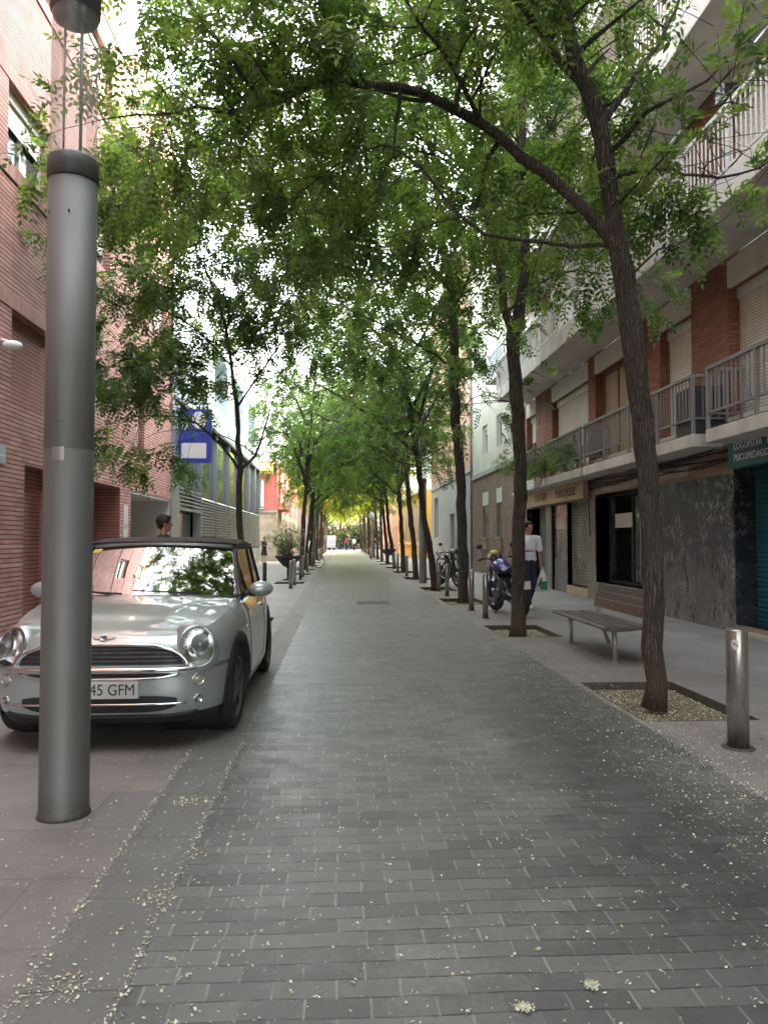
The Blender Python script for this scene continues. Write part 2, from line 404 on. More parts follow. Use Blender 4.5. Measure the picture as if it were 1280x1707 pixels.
    g['lens'] = clear_glass('lamp_lens', (.93, .95, .95), .1, .92)
    g['reflector'] = M('reflector', (.8, .81, .82), .42, .6, var=.15, scale=30)
    g['amber'] = M('amber_lens', (.30, .25, .2), .2, 0, coat=1)
    g['plate'] = M('number_plate', (.52, .54, .52), .45, var=.04)
    g['black'] = M('black_ink', (.01, .01, .01), .5, var=.02)
    g['bikeblue'] = M('motorbike_blue', (.035, .035, .19), .3, .3, coat=.8)
    g['bikewhite'] = M('motorbike_white', (.62, .52, .6), .35, coat=.6)
    g['bikeyellow'] = M('motorbike_yellow', (.6, .5, .06), .35, coat=.6)
    g['bikeblack'] = M('motorbike_black', (.015, .015, .017), .35, coat=.5)
    g['engine'] = M('engine_metal', (.10, .10, .11), .4, .8, var=.4, scale=25)
    g['skin'] = M('skin', (.32, .17, .11), .55, var=.06)
    g['hair'] = M('hair', (.012, .01, .009), .6, var=.3, scale=40, bmp=.4, bscale=200)
    g['tshirt'] = M('white_cotton', (.68, .70, .74), .9, var=.08, scale=9, bmp=.2, bscale=18)
    g['navy'] = M('navy_trousers', (.018, .022, .05), .9, var=.2, bmp=.2, bscale=20)
    g['dkshirt'] = M('dark_patterned_shirt', (.035, .033, .032), .9, var=.8, scale=30)
    g['dress'] = M('black_dress', (.02, .018, .02), .9)
    g['bag'] = M('plastic_bag', (.55, .58, .55), .35, var=.12, scale=8)
    g['red'] = M('red_cloth', (.22, .03, .035), .8)
    g['green'] = M('green_pack', (.02, .16, .09), .6)
    g['terracotta'] = M('planter_iron', (.05, .045, .04), .6, var=.3)
    g['blossom'] = M('pale_blossom', (.60, .60, .45), .9, var=.3, scale=40)
    g['blossomdry'] = M('dry_blossom', (.40, .36, .18), .95, var=.3, scale=40)
    g['cable'] = M('black_cable', (.02, .018, .016), .7)
    g['manhole'] = M('cast_iron', (.06, .06, .06), .6, .3, var=.3, scale=20, bmp=.3)
    g['poster'] = M('blue_poster', (.12, .17, .19), .5, var=.6, scale=7)
    g['paper'] = M('paper_notice', (.55, .56, .54), .7, var=.1)
    g['posteryellow'] = M('yellow_notice', (.55, .42, .08), .6)
mk()

# ------------------------------------------------------------------ mesh builder
class MB:
    def __init__(s): s.v = []; s.f = []; s.m = []; s.s = []; s.mats = []; s.g = []
    def _mi(s, mat):
        mat = MAT[mat] if isinstance(mat, str) else mat
        if mat not in s.mats: s.mats.append(mat)
        return s.mats.index(mat)
    def add(s, vs, fs, mat, smooth=False, M_=None):
        o = len(s.v); i = s._mi(mat); s.g.append((len(s.v), len(s.f)))
        s.v += [tuple((M_ @ Vector(p)) if M_ is not None else p) for p in vs]
        s.f += [tuple(o + k for k in f) for f in fs]
        s.m += [i] * len(fs); s.s += [smooth] * len(fs)
        return s
    def box(s, x0, x1, y0, y1, z0, z1, mat, M_=None):
        x0, x1 = min(x0, x1), max(x0, x1); y0, y1 = min(y0, y1), max(y0, y1)
        vs = [(x, y, z) for z in (z0, z1) for y in (y0, y1) for x in (x0, x1)]
        fs = [(0, 2, 3, 1), (4, 5, 7, 6), (0, 1, 5, 4), (2, 6, 7, 3), (0, 4, 6, 2), (1, 3, 7, 5)]
        return s.add(vs, fs, mat, False, M_)
    def tube(s, pts, rads, mat, n=8, caps=True, smooth=True, flat=None):
        pts = [Vector(p) for p in pts]
        if not hasattr(rads, '__len__'): rads = [rads] * len(pts)
        T = []
        for i in range(len(pts)):
            t = pts[min(i + 1, len(pts) - 1)] - pts[max(i - 1, 0)]
            T.append(t.normalized() if t.length > 1e-9 else Vector((0, 0, 1)))
        u = T[0].orthogonal().normalized()
        vs = []
        for i, p in enumerate(pts):
            u = (u - T[i] * u.dot(T[i]))
            u = u.normalized() if u.length > 1e-6 else T[i].orthogonal().normalized()
            w_ = T[i].cross(u)
            for k in range(n):
                a = 2 * math.pi * k / n
                vs.append(tuple(p + (u * math.cos(a) + w_ * math.sin(a)) * rads[i]))
        fs = [(i * n + k, i * n + (k + 1) % n, (i + 1) * n + (k + 1) % n, (i + 1) * n + k) for i in range(len(pts) - 1) for k in range(n)]
        if caps:
            fs.append(tuple(range(n - 1, -1, -1))); fs.append(tuple((len(pts) - 1) * n + k for k in range(n)))
        return s.add(vs, fs, mat, smooth)
    def lathe(s, prof, mat, n=24, M_=None, smooth=True, close=True):
        """profile [(r,z)] turned about local Z"""
        vs = []; fs = []
        for r, z in prof:
            for k in range(n):
                a = 2 * math.pi * k / n; vs.append((r * math.cos(a), r * math.sin(a), z))
        for i in range(len(prof) - 1):
            for k in range(n):
                fs.append((i * n + k, i * n + (k + 1) % n, (i + 1) * n + (k + 1) % n, (i + 1) * n + k))
        if close:
            fs.append(tuple(range(n - 1, -1, -1))); fs.append(tuple((len(prof) - 1) * n + k for k in range(n)))
        return s.add(vs, fs, mat, smooth, M_)
    def ell(s, c, r, mat, rot=None, nu=16, nv=10):
        M_ = Matrix.Translation(c) @ (rot.to_matrix().to_4x4() if rot is not None else Matrix.Identity(4)) @ Matrix.Diagonal((r[0], r[1], r[2], 1))
        prof = [(math.sin(math.pi * (i + .02) / (nv + .04)), -math.cos(math.pi * (i + .02) / (nv + .04))) for i in range(nv + 1)]
        return s.lathe(prof, mat, nu, M_)
    def grid(s, P, mat, smooth=True, closed=False):
        """P: list of rows of points"""
        nr, nc = len(P), len(P[0]); vs = [tuple(p) for r in P for p in r]; fs = []
        for i in range(nr - 1):
            for j in range(nc if closed else nc - 1):
                fs.append((i * nc + j, i * nc + (j + 1) % nc, (i + 1) * nc + (j + 1) % nc, (i + 1) * nc + j))
        return s.add(vs, fs, mat, smooth)
    def prism(s, poly, d0, d1, mat, M_=None, smooth=False):
        """polygon in local XY, extruded local Z from d0 to d1"""
        n = len(poly)
        vs = [(x, y, d0) for x, y in poly] + [(x, y, d1) for x, y in poly]
        fs = [tuple(range(n - 1, -1, -1)), tuple(range(n, 2 * n))] + [(i, (i + 1) % n, n + (i + 1) % n, n + i) for i in range(n)]
        return s.add(vs, fs, mat, smooth, M_)
    def mesh(s, name, off=(0, 0, 0)):
        me = D.meshes.new(name)
        a = np.array(s.v, dtype=np.float64) - np.array(off)
        me.from_pydata(a.tolist(), [], s.f)
        for m in s.mats: me.materials.append(m)
        me.polygons.foreach_set('material_index', s.m); me.polygons.foreach_set('use_smooth', s.s)
        me.update(); return me
    def build(s, name, parent=None, bevel=0, local=False):
        off = (0, 0, 0)
        if parent is not None and not local:
            r = parent
            while r.parent: r = r.parent
            off = tuple(r.location)
        ob = D.objects.new(name, s.mesh(name, off)); COL.objects.link(ob)
        if parent is not None: ob.parent = parent
        if bevel:
            b = ob.modifiers.new('bevel', 'BEVEL'); b.width = bevel; b.segments = 2; b.limit_method = 'ANGLE'; b.angle_limit = R(40)
        return ob

def each(mb, name, parent=None, bevel=0):
    """one object per added piece"""
    g = mb.g + [(len(mb.v), len(mb.f))]; out_ = []
    for (v0, f0), (v1, f1) in zip(g, g[1:]):
        q = MB(); q.v = mb.v[v0:v1]; q.f = [tuple(k - v0 for k in f) for f in mb.f[f0:f1]]; q.s = mb.s[f0:f1]
        q.mats = [mb.mats[mb.m[f0]]]; q.m = [0] * (f1 - f0); out_.append(q.build(name, parent, bevel))
    return out_
def tag(o, label=None, cat=None, group=None, kind=None):
    if label: o['label'] = label
    if cat: o['category'] = cat
    if group: o['group'] = group
    if kind: o['kind'] = kind
    return o
def thing(name, label, cat, loc=(0, 0, 0), rz=0, group=None):
    o = D.objects.new(name, None); o.empty_display_size = .2; COL.objects.link(o)
    o.location = loc; o.rotation_euler = (0, 0, rz)
    return tag(o, label, cat, group)
def copy_tree(o, parent=None):
    c = o.copy(); COL.objects.link(c)
    if parent: c.parent = parent
    for ch in [x for x in D.objects if x.parent == o]: copy_tree(ch, c)
    return c

def text_into(mb, txt, size, M_, mat, depth=.004, bold=.0, align='LEFT', sx=1.0):
    cu = D.curves.new('t', 'FONT'); cu.body = txt; cu.size = size; cu.extrude = depth; cu.align_x = align; cu.offset = bold
    o = D.objects.new('t', cu); COL.objects.link(o)
    dg = bpy.context.evaluated_depsgraph_get(); dg.update()
    me = D.meshes.new_from_object(o.evaluated_get(dg))
    vs = [(v.co.x * sx, v.co.y, v.co.z) for v in me.vertices]; fs = [tuple(p.vertices) for p in me.polygons]
    mb.add(vs, fs, mat, False, M_)
    D.objects.remove(o); D.curves.remove(cu); D.meshes.remove(me)

# ------------------------------------------------------------------ the setting: ground
def struct(name, mb, **k):
    o = mb.build(name); o['kind'] = 'structure'; return o
g_ = MB(); g_.add([(-700, -300, -.09), (700, -300, -.09), (700, 900, -.09), (-700, 900, -.09)], [(0, 1, 2, 3)], 'ground'); struct('ground', g_)
YB, YE = -14, 116
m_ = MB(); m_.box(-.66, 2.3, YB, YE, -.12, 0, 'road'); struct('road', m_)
m_ = MB(); m_.box(-.98, -.66, YB, YE, -.12, .002, 'kerb'); struct('kerb', m_)

RTREES = [(2.67, 6.44), (2.66, 11.36), (2.76, 17.2), (2.67, 21.6), (2.74, 27.6), (2.75, 33.2), (2.75, 38.6), (2.75, 44.2), (2.75, 49.8), (2.75, 55.4), (2.75, 61), (2.75, 66.6), (2.75, 72.5), (2.75, 79), (2.75, 86), (2.75, 94)]
LTREES = [(-1.62, 13.4), (-1.55, 31.6), (-1.6, 36.6), (-1.6, 42.0), (-1.6, 48), (-1.6, 54), (-1.6, 60), (-1.6, 67), (-1.6, 74), (-1.6, 81), (-1.6, 89)]
rp = [(2.35, 3.25, y - .72, y + 1.08) for x, y in RTREES]
rp[0] = (2.35, 3.26, 5.85, 7.46); rp[1] = (2.34, 3.22, 11.0, 12.5)
lp = [(-2.05, -1.16, y - .6, y + .6) for x, y in LTREES] + [(-2.1, -1.14, 24.6, 25.7), (-1.95, -1.0, 1.2, 2.28)]
lp.sort(key=lambda r: r[2]); rp.sort(key=lambda r: r[2])

def strip_with_pits(name, x0, x1, pits, mat):
    mb = MB(); y = YB
    for (a, b, c, d) in pits:
        mb.box(x0, x1, y, c, -.12, 0, mat)
        if a > x0 + .001: mb.box(x0, a, c, d, -.12, 0, mat)
        if b < x1 - .001: mb.box(b, x1, c, d, -.12, 0, mat)
        y = d
    mb.box(x0, x1, y, YE, -.12, 0, mat)
    struct(name, mb)
m_ = MB()
strip_with_pits('pavement_tree_strip', 2.3, 3.3, rp, 'slabR')
m_ = MB(); m_.box(3.3, 6.6, YB, YE, -.12, 0, 'slabR'); struct('pavement_right', m_)
strip_with_pits('pavement', -2.3, -.98, lp, 'slabL')
m_ = MB(); m_.box(-5.4, -2.3, YB, YE, -.12, 0, 'slabL'); m_.box(-26, -5.4, 46.9, 51.2, -.12, -.002, 'slabR'); struct('pavement_left', m_)
m_ = MB()
for (a, b, c, d) in rp + lp: m_.add([(a, c, -.075), (b, c, -.075), (b, d, -.075), (a, d, -.075)], [(0, 1, 2, 3)], 'soil')
struct('soil', m_)
m_ = MB()
for (a, b, c, d) in rp + lp:      # steel lining of each pit, 6 mm
    t = .008
    m_.box(a, b, d - t, d, -.1, .004, 'pitedge'); m_.box(a, b, c, c + t, -.1, .004, 'pitedge')
    m_.box(a, a + t, c + t, d - t, -.1, .004, 'pitedge'); m_.box(b - t, b, c + t, d - t, -.1, .004, 'pitedge')
struct('pavement_pit_edging', m_)

# ------------------------------------------------------------------ facade helpers
def wall(mb, X, s, y0, y1, z0, z1, ops, mat, rev=None, depth=.22, back=7.0, ends=True):
    rev = rev or mat
    ys = sorted({y0, y1} | {o[0] for o in ops} | {o[1] for o in ops}); zs = sorted({z0, z1} | {o[2] for o in ops} | {o[3] for o in ops})
    for i in range(len(ys) - 1):
        for j in range(len(zs) - 1):
            ym, zm = (ys[i] + ys[i + 1]) / 2, (zs[j] + zs[j + 1]) / 2
            if any(o[0] < ym < o[1] and o[2] < zm < o[3] for o in ops): continue
            mb.add([(X, ys[i], zs[j]), (X, ys[i + 1], zs[j]), (X, ys[i + 1], zs[j + 1]), (X, ys[i], zs[j + 1])], [(0, 1, 2, 3)], mat)
    for o in ops:
        ya, yb, za, zb = o[:4]; d = (o[4] if len(o) > 4 else depth) + .06
        x = X + s * d
        for q in ([(X, ya, za), (x, ya, za), (x, ya, zb), (X, ya, zb)], [(X, yb, za), (x, yb, za), (x, yb, zb), (X, yb, zb)],
                  [(X, ya, zb), (X, yb, zb), (x, yb, zb), (x, ya, zb)], [(X, ya, za), (X, yb, za), (x, yb, za), (x, ya, za)]):
            mb.add(q, [(0, 1, 2, 3)], rev)
        mb.add([(x, ya, za), (x, yb, za), (x, yb, zb), (x, ya, zb)], [(0, 1, 2, 3)], 'dark')
    if ends:
        xb = X + s * back
        for y in (y0, y1): mb.add([(X, y, z0), (xb, y, z0), (xb, y, z1), (X, y, z1)], [(0, 1, 2, 3)], mat)
        mb.add([(X, y0, z1), (xb, y0, z1), (xb, y1, z1), (X, y1, z1)], [(0, 1, 2, 3)], 'fascia')
        mb.add([(xb, y0, z0), (xb, y1, z0), (xb, y1, z1), (xb, y0, z1)], [(0, 1, 2, 3)], mat)

def window(parent, X, s, ya, yb, za, zb, depth=.22, frame='frame', pane='skyglass', shut=0., mull=1, curtain=0, shutmat='shutterW', label=None):
    x = X + s * depth; t = .045
    f = MB()
    f.box(x - s * .045, x + s * .02, ya, ya + t, za, zb, frame); f.box(x - s * .045, x + s * .02, yb - t, yb, za, zb, frame)
    f.box(x - s * .042, x + s * .02, ya + t, yb - t, zb - t, zb, frame); f.box(x - s * .042, x + s * .02, ya + t, yb - t, za, za + t, frame)
    for k in range(mull):
        ym = ya + (yb - ya) * (k + 1) / (mull + 1); f.box(x - s * .04, x + s * .02, ym - t * .5, ym + t * .5, za + t, zb - t, frame)
    w_ = f.build('window', parent)
    if shut < .98:
        p = MB(); p.box(x, x + s * .012, ya + t, yb - t, za + t, zb - t, pane); p.build('pane', w_)
    if curtain:
        c = MB(); P = []
        for i in range(41):
            y = ya + t + (yb - ya - 2 * t) * i / 40; P.append([(x - s * (.004 + .003 * math.sin(i * 1.9)), y, za + t), (x - s * (.004 + .003 * math.sin(i * 1.9)), y, zb - t - .01)])
        c.grid(P, 'curtain'); c.build('curtain', w_)
    if shut > 0:
        q = MB(); zs = zb - (zb - za) * shut
        q.box(x - s * .06, x - s * .046, ya + .004, yb - .004, max(zs, za + .004), zb - .16, shutmat)
        q.box(x - s * .10, x - s * .05, ya + .002, yb - .002, zb - .17, zb - .003, frame)
        q.build('shutter', w_)
    return w_

def balcony(parent, x0, x1, y0, y1, zb, zt, zr, pitch=.115, slab='balc', rail='rail', zfoot=None, ends=(1, 1), toph=.05):
    """slab x0 (outer) .. x1 (wall), z zb..zt ; railing top zr"""
    b = MB(); b.box(x0, x1, y0, y1, zb, zt, slab); bo = b.build('balcony', parent, bevel=.012)
    r = MB(); zf = zfoot if zfoot is not None else zt + .06; e = .03
    xo = x0 + e
    def run(a, b_, s0=0, s1=0):
        a = Vector((a[0], a[1], 0)); b_ = Vector((b_[0], b_[1], 0)); L = (b_ - a).length; n = max(1, int(L / pitch)); d = (b_ - a).normalized(); nn = Vector((-d.y, d.x, 0))
        for hgt, hh, th in ((zr, toph, .055), (zf, .03, .03)):
            p = [a - nn * th / 2, b_ - nn * th / 2, b_ + nn * th / 2, a + nn * th / 2]
            vs = [(q.x, q.y, hgt - hh) for q in p] + [(q.x, q.y, hgt) for q in p]
            r.add(vs, [(3, 2, 1, 0), (4, 5, 6, 7), (0, 1, 5, 4), (1, 2, 6, 5), (2, 3, 7, 6), (3, 0, 4, 7)], rail)
        for i in range(s0, n + 1 - s1):
            q = a + d * (L * i / n); w_ = .009
            r.box(q.x - w_, q.x + w_, q.y - w_, q.y + w_, zf - .001, zr - toph, rail)
        k = max(1, round(L / 1.3))
        for i in range(s0, k + 1 - s1):
            q = a + d * (L * i / k); w_ = .024
            r.box(q.x - w_, q.x + w_, q.y - w_, q.y + w_, zt - (.14 if zt - zb > .2 else 0), zr - toph * .5, rail)
    run((xo, y0 + e), (xo, y1 - e))
    if ends[0]: run((x1 - .03, y0 + e), (xo + .032, y0 + e), 0, 1)
    if ends[1]: run((xo + .032, y1 - e), (x1 - .03, y1 - e), 1, 0)
    ro = r.build('railing', bo)
    return bo

# ------------------------------------------------------------------ right: apartment building over shuttered shops
XR = 6.0; FL = 2.87
ap = thing('apartment_building', 'brick and cream apartment block with long balconies above shuttered shops, nearest building on the right', 'apartment building', (XR, 5, 0))
Yn, Ye = -13, 24.6
up_ops = []; gops = [(8.3, 11.38, .12, 2.47, .36), (14.81, 17.72, .42, 2.45, .5), (18.28, 20.0, .22, 2.36, .2), (20.0, 21.44, .0, 2.36, .12), (21.95, 23.24, .22, 2.36, .2), (23.24, 24.38, .02, 2.36, .7)]
bays = [(9.1, 11.46), (12.72, 14.0), (14.9, 17.67), (18.2, 21.36), (23.15, 24.3)]
bays += [(y - 12.4 + .6, y2 - 12.4 + .6) for y, y2 in bays[:3]] + [(-10, -8.2), (-7.4, -6)]
bays = [b for b in bays if b[0] > Yn + .2]
bays = sorted(bays); bb = [bays[0]]
for b in bays[1:]:
    if b[0] > bb[-1][1] + .35: bb.append(b)
bays = bb
NF = 6
ZTOP = 2.85 + FL * NF + .3
low = MB()
wall(low, XR, 1, Yn, Ye, 0, 2.85, gops, 'fascia', 'marbled', ends=False)
low.build('ground_floor_wall', ap)
up = MB(); ops = []
for k in range(NF):
    z = 2.85 + FL * k
    for (a, b) in bays:
        ops.append((a, b, z + (.42 if k == 0 else .02), z + 2.45, .24))
wall(up, XR, 1, Yn, Ye, 2.85, ZTOP, ops, 'brickR', 'brickR', back=9)
up.build('brick_wall', ap)
# cream lintels, flush bands between brick piers
li = MB()
for k in range(NF):
    z = 2.85 + FL * k
    for (a, b) in bays:
        li.box(XR - .012, XR + .05, a - .002, b + .002, z + 2.448, z + FL - (.0 if k == NF - 1 else .002), 'plaster')
        if k == 0: li.box(XR - .05, XR + .2, a + .004, b - .004, z + .36, z + .424, 'plaster')
# wide plastered stretches of the upper storeys
for k in range(NF):
    z = 2.85 + FL * k
    for (a, b) in ((17.72, 18.15),):
        pass
each(li, 'lintel_band', ap)
for k in range(3):
    z = 2.85 + FL * k
    for i, (a, b) in enumerate(bays):
        if b < -3: continue
        sh = [.98, .35, .98, .8, .98, .55, .98, .7][(i * 3 + k * 5) % 8]
        cur = 0
        if k == 0:
            if abs(a - 9.1) < .1: sh = .99
            elif abs(a - 12.72) < .1: sh = .99
            elif abs(a - 14.9) < .1: sh, cur = 0.0, 1
            elif abs(a - 18.2) < .1: sh = .99
            elif abs(a - 23.15) < .1: sh = .4
        window(ap, XR, 1, a, b, z + (.42 if k == 0 else .02), z + 2.45, .24, 'woodframe' if cur else 'frame', 'skyglass' if not cur else 'darkglass', sh, 1 if b - a < 2 else 2, cur)
# balconies
balcony(ap, 5.4, XR - .004, 7.0, 11.04, 2.83, 3.03, 3.96, zfoot=3.29)
b1 = balcony(ap, 5.4, XR - .004, 11.46, 16.78, 2.83, 3.03, 3.96, zfoot=3.29)
balcony(ap, 5.4, XR - .004, 17.0, 20.25, 2.83, 3.03, 3.96, zfoot=3.29, pitch=.09)
balcony(ap, 5.4, XR - .004, 21.1, 22.3, 2.83, 3.03, 3.96, zfoot=3.29)
balcony(ap, 5.4, XR - .004, -6, 3.5, 2.83, 3.10, 3.96, zfoot=3.29)
q = MB(); q.box(5.47, 5.95, 11.55, 12.2, 3.034, 3.80, 'raildark'); q.build('cabinet', b1, bevel=.02)
for k in range(1, NF):
    z = 2.85 + FL * k
    balcony(ap, 4.95, XR - .014, Yn, 24.0, z + .04, z + .42, z + 1.32, toph=.06, zfoot=z + .5, rail='frame')
# soffit under each long balcony shares the slab; marble, pilasters, plinths
mp_ = MB()
mp_.box(XR - .03, XR + .05, 11.385, 14.805, .0, 2.42, 'marble'); mp_.build('marble_cladding', ap)
m2 = MB(); m2.box(XR - .035, XR + .3, 17.72, 18.28, 0, 2.38, 'pilaster'); m2.box(XR - .035, XR + .3, 21.44, 21.95, 0, 2.38, 'pilaster')
m2.box(XR + .05, XR + .3, 20.004, 21.436, 0, 2.358, 'marble'); each(m2, 'pilaster', ap)
m3 = MB()
for a, b in ((12.9, 14.1), (14.9, 17.3), (8.0, 8.2)): m3.box(XR - .022, XR + .03, a, b, 2.5, 2.68, 'lintel')
each(m3, 'pale_lintel', ap)
m4 = MB(); m4.box(XR - .02, XR + .14, 18.28, 20.0, 0, .22, 'creamstone'); m4.box(XR - .02, XR + .14, 21.95, 23.24, 0, .22, 'creamstone'); m4.box(XR - .02, XR + .2, 14.81, 17.72, 0, .42, 'pilaster')
m4.box(XR - .12, XR + .2, 8.3, 11.38, 0, .05, 'lintel'); each(m4, 'threshold', ap)
for (a, b, za, mt, nm, lb) in ((18.28, 20.0, .22, 'shutterS', 'shutter', 'grey steel shutter with pale curved graffiti'), (21.95, 23.24, .22, 'shutterS', 'shutter', 'dull green-grey steel shutter')):
    q = MB(); q.box(XR + .15, XR + .17, a, b, za, 2.36, mt)
    for yy in (a, b - .05): q.box(XR + .12, XR + .16, yy, yy + .05, za, 2.36, 'alu')
    so_ = q.build(nm, ap); so_['label'] = lb
    if a < 19:   # graffiti loops
        gq = MB()
        for cx, rx, rz in ((18.85, .2, .62), (18.85, .1, .42), (19.42, .17, .66), (19.42, .07, .4)):
            gq.tube([(XR + .146, cx + rx * math.sin(t * .2 * math.pi / 2.2), 1.32 + rz * math.cos(t * .2 * math.pi / 2.2)) for t in range(22)], .014, 'lintel', 4)
        gq.build('graffiti', so_)
q = MB(); q.box(XR + .34, XR + .36, 8.3, 11.38, .12, 2.47, 'shutterT'); o_ = q.build('shutter', ap); o_['label'] = 'teal roller shutter in the dark marble doorway'
q = MB(); q.box(XR + .42, XR + .44, 14.81, 17.72, .42, 2.45, 'darkglass')
q.box(XR + .3, XR + .34, 14.82, 17.71, .425, .48, 'plastic'); q.box(XR + .3, XR + .34, 14.82, 17.71, 2.39, 2.445, 'plastic')
for yy in (14.82, 15.62, 15.78, 16.2, 17.65): q.box(XR + .3, XR + .345, yy, yy + .05, .48, 2.39, 'alu' if yy in (15.62, 15.78) else 'plastic')
q.box(XR + .38, XR + .40, 16.45, 17.5, 1.68, 2.0, 'paper'); q.build('shop_window', ap)
q = MB(); q.box(XR + .045, XR + .052, 20.25, 21.2, 1.7, 2.02, 'creamstone'); q.build('notice_plate', ap)
# awning lip above the hairdresser sign
q = MB(); q.box(XR - .42, XR, 18.4, 24.65, 2.86, 2.90, 'white')
q.build('canopy_lip', ap)
# cables along the facade
q = MB(); rr = random.Random(3)
for k in range(7):
    z0 = 2.62 + k * .03; pts = []
    for i in range(60):
        y = 4 + i * 14 / 59; pts.append((XR - .03 - .012 * k - .015 * rr.random(), y, z0 + .03 * math.sin(y * 1.3 + k) + .02 * rr.random() - (.05 * abs(math.sin(y * .9)) if k % 2 else 0)))
    q.tube(pts, .011, 'cable', 5)
q.tube([(XR - .05, 18.05, 2.85), (XR - .06, 18.02, 2.6), (XR - .05, 18.1, 2.3), (XR - .05, 18.0, 1.5)], .012, 'cable', 5)
each(q, 'cable', ap)
# floodlight bracket on the second-floor railing
q = MB(); q.box(4.95, 5.2, 9.5, 9.72, 7.13, 7.35, 'bikeblack'); q.box(5.03, 5.1, 9.55, 9.65, 7.05, 7.14, 'bikeblack')
fl = q.build('floodlight', None, bevel=.02); tag(fl, 'small black box clamped to the white rail of the second floor balcony, upper right', 'floodlight')

# signs
sg = MB(); sg.box(5.86, XR - .036, 7.6, 11.27, 2.47, 2.93, 'teal')
sg = sg.build('shop_sign', None, bevel=.006); tag(sg, 'teal shop sign with white lettering above the teal shutter', 'shop sign')
MR = lambda x, y, z: Matrix.Translation((x, y, z)) @ Matrix(((0, 0, -1, 0), (-1, 0, 0, 0), (0, 1, 0, 0), (0, 0, 0, 1)))   # text facing -X, reading toward -Y
tx = MB()
text_into(tx, 'LOGOPEDIA · PSICOLOGIA', .14, MR(5.857, 11.10, 2.735), 'white', .003)
text_into(tx, 'PSICOPEDAGOGIA', .14, MR(5.857, 11.10, 2.57), 'white', .003)
each(tx, 'lettering', sg)
s2 = MB(); s2.box(5.80, XR - .037, 18.05, 24.1, 2.41, 2.84, 'signtan')
s2.box(5.79, 5.80, 18.03, 24.12, 2.395, 2.415, 'lintel'); s2.box(5.79, 5.80, 18.03, 24.12, 2.835, 2.855, 'lintel')
s2 = s2.build('shop_sign', None); tag(s2, 'long tan hairdresser sign with dark lettering above the steel shutters', 'shop sign')
tx = MB()
text_into(tx, 'FORTUNY', .31, MR(5.797, 22.6, 2.51), 'ink', .004, sx=.95)
text_into(tx, 'PERRUQUERS', .31, MR(5.797, 20.4, 2.51), 'ink', .004, sx=.95)
each(tx, 'lettering', s2)

# balcony plants
def leafy(mb_pts, n, spread, L, rnd, up=.5):
    pass

# ------------------------------------------------------------------ right: further buildings
def simple_building(name, label, cat, X, s, y0, y1, z1, mat, wins, doors=(), zsplit=None, mat2=None, rev=None, back=7, pane='skyglass', depth=.18):
    t = thing(name, label, cat, (X, (y0 + y1) / 2, 0))
    ops = [(w_[0], w_[1], w_[2], w_[3], depth) for w_ in wins] + [(d[0], d[1], 0.02, d[2], depth) for d in doors]
    mb = MB()
    if zsplit:
        wall(mb, X, s, y0, y1, 0, zsplit, [o for o in ops if o[3] <= zsplit], mat, rev, back=back)
        mb.build('lower_wall', t); mb = MB()
        wall(mb, X, s, y0, y1, zsplit, z1, [o for o in ops if o[2] >= zsplit], mat2, rev, back=back); mb.build('upper_wall', t)
        c = MB(); c.box(X - s * .07, X + s * .0, y0, y1, zsplit - .14, zsplit + .04, 'greyrender'); c.build('cornice', t)
    else:
        wall(mb, X, s, y0, y1, 0, z1, ops, mat, rev, back=back); mb.build('wall', t)
    for w_ in wins: window(t, X, s, w_[0], w_[1], w_[2], w_[3], depth, 'frame', pane, w_[4] if len(w_) > 4 else 0, 1)
    for d in doors:
        q = MB(); q.box(X + s * depth, X + s * (depth + .03), d[0], d[1], .02, d[2], d[3]); 
        q.box(X + s * (depth - .03), X + s * depth, (d[0] + d[1]) / 2 - .02, (d[0] + d[1]) / 2 + .02, .02, d[2], 'alu'); q.build('door', t)
    return t
wins = [(28.15, 29.05, 1.5, 2.8, .3), (30.75, 31.9, 1.5, 2.8, .3)]
up2 = []
for k in range(4):
    z = 4.95 + k * 3.0
    up2 += [(25.3, 26.7, z - .2, z + 1.3, .3), (28.1, 29.1, z, z + 1.2, .4 if k else .2), (30.9, 32.0, z, z + 1.2, .3)]
tb = simple_building('brick_townhouse', 'townhouse with tan brick ground floor and cream upper storeys behind the motorbike', 'townhouse', XR, 1, 24.6, 34.4, 18.5, 'brickB', wins + up2, [], 4.2, 'cream', back=8)
q = MB()
for a, b in ((28.15, 29.05), (30.75, 31.9)):
    q.box(XR - .02, XR + .1, a - .02, b + .02, 2.805, 3.36, 'cream')
    P = [[(XR - .004 - .12 * (1 - t) * 1.0, a - .05, 1.5 - .55 * t), (XR - .004 - .12 * (1 - t), b + .05, 1.5 - .55 * t)] for t in (1, .8, .6, .4, .2, 0)]
    q.box(XR - .1, XR, a - .05, b + .05, 1.42, 1.498, 'fascia'); q.box(XR - .06, XR, a, b, 1.0, 1.42, 'fascia')
each(q, 'window_surround', tb, .012)
q = MB()
for a, b in ((28.15, 29.05), (30.75, 31.9)):
    for i in range(7):
        y = a + .06 + (b - a - .12) * i / 6; q.box(XR + .03, XR + .045, y - .008, y + .008, 1.5, 2.8, 'rail')
each(q, 'grille_bar', tb)
balcony(tb, 5.35, XR - .004, 24.75, 27.4, 7.0, 7.12, 8.0, pitch=.14, rail='panelblue')
q = MB(); q.tube([(XR - .08, 34.3, .1), (XR - .08, 34.3, 16)], .05, 'rail', 8); q.build('downpipe', tb)

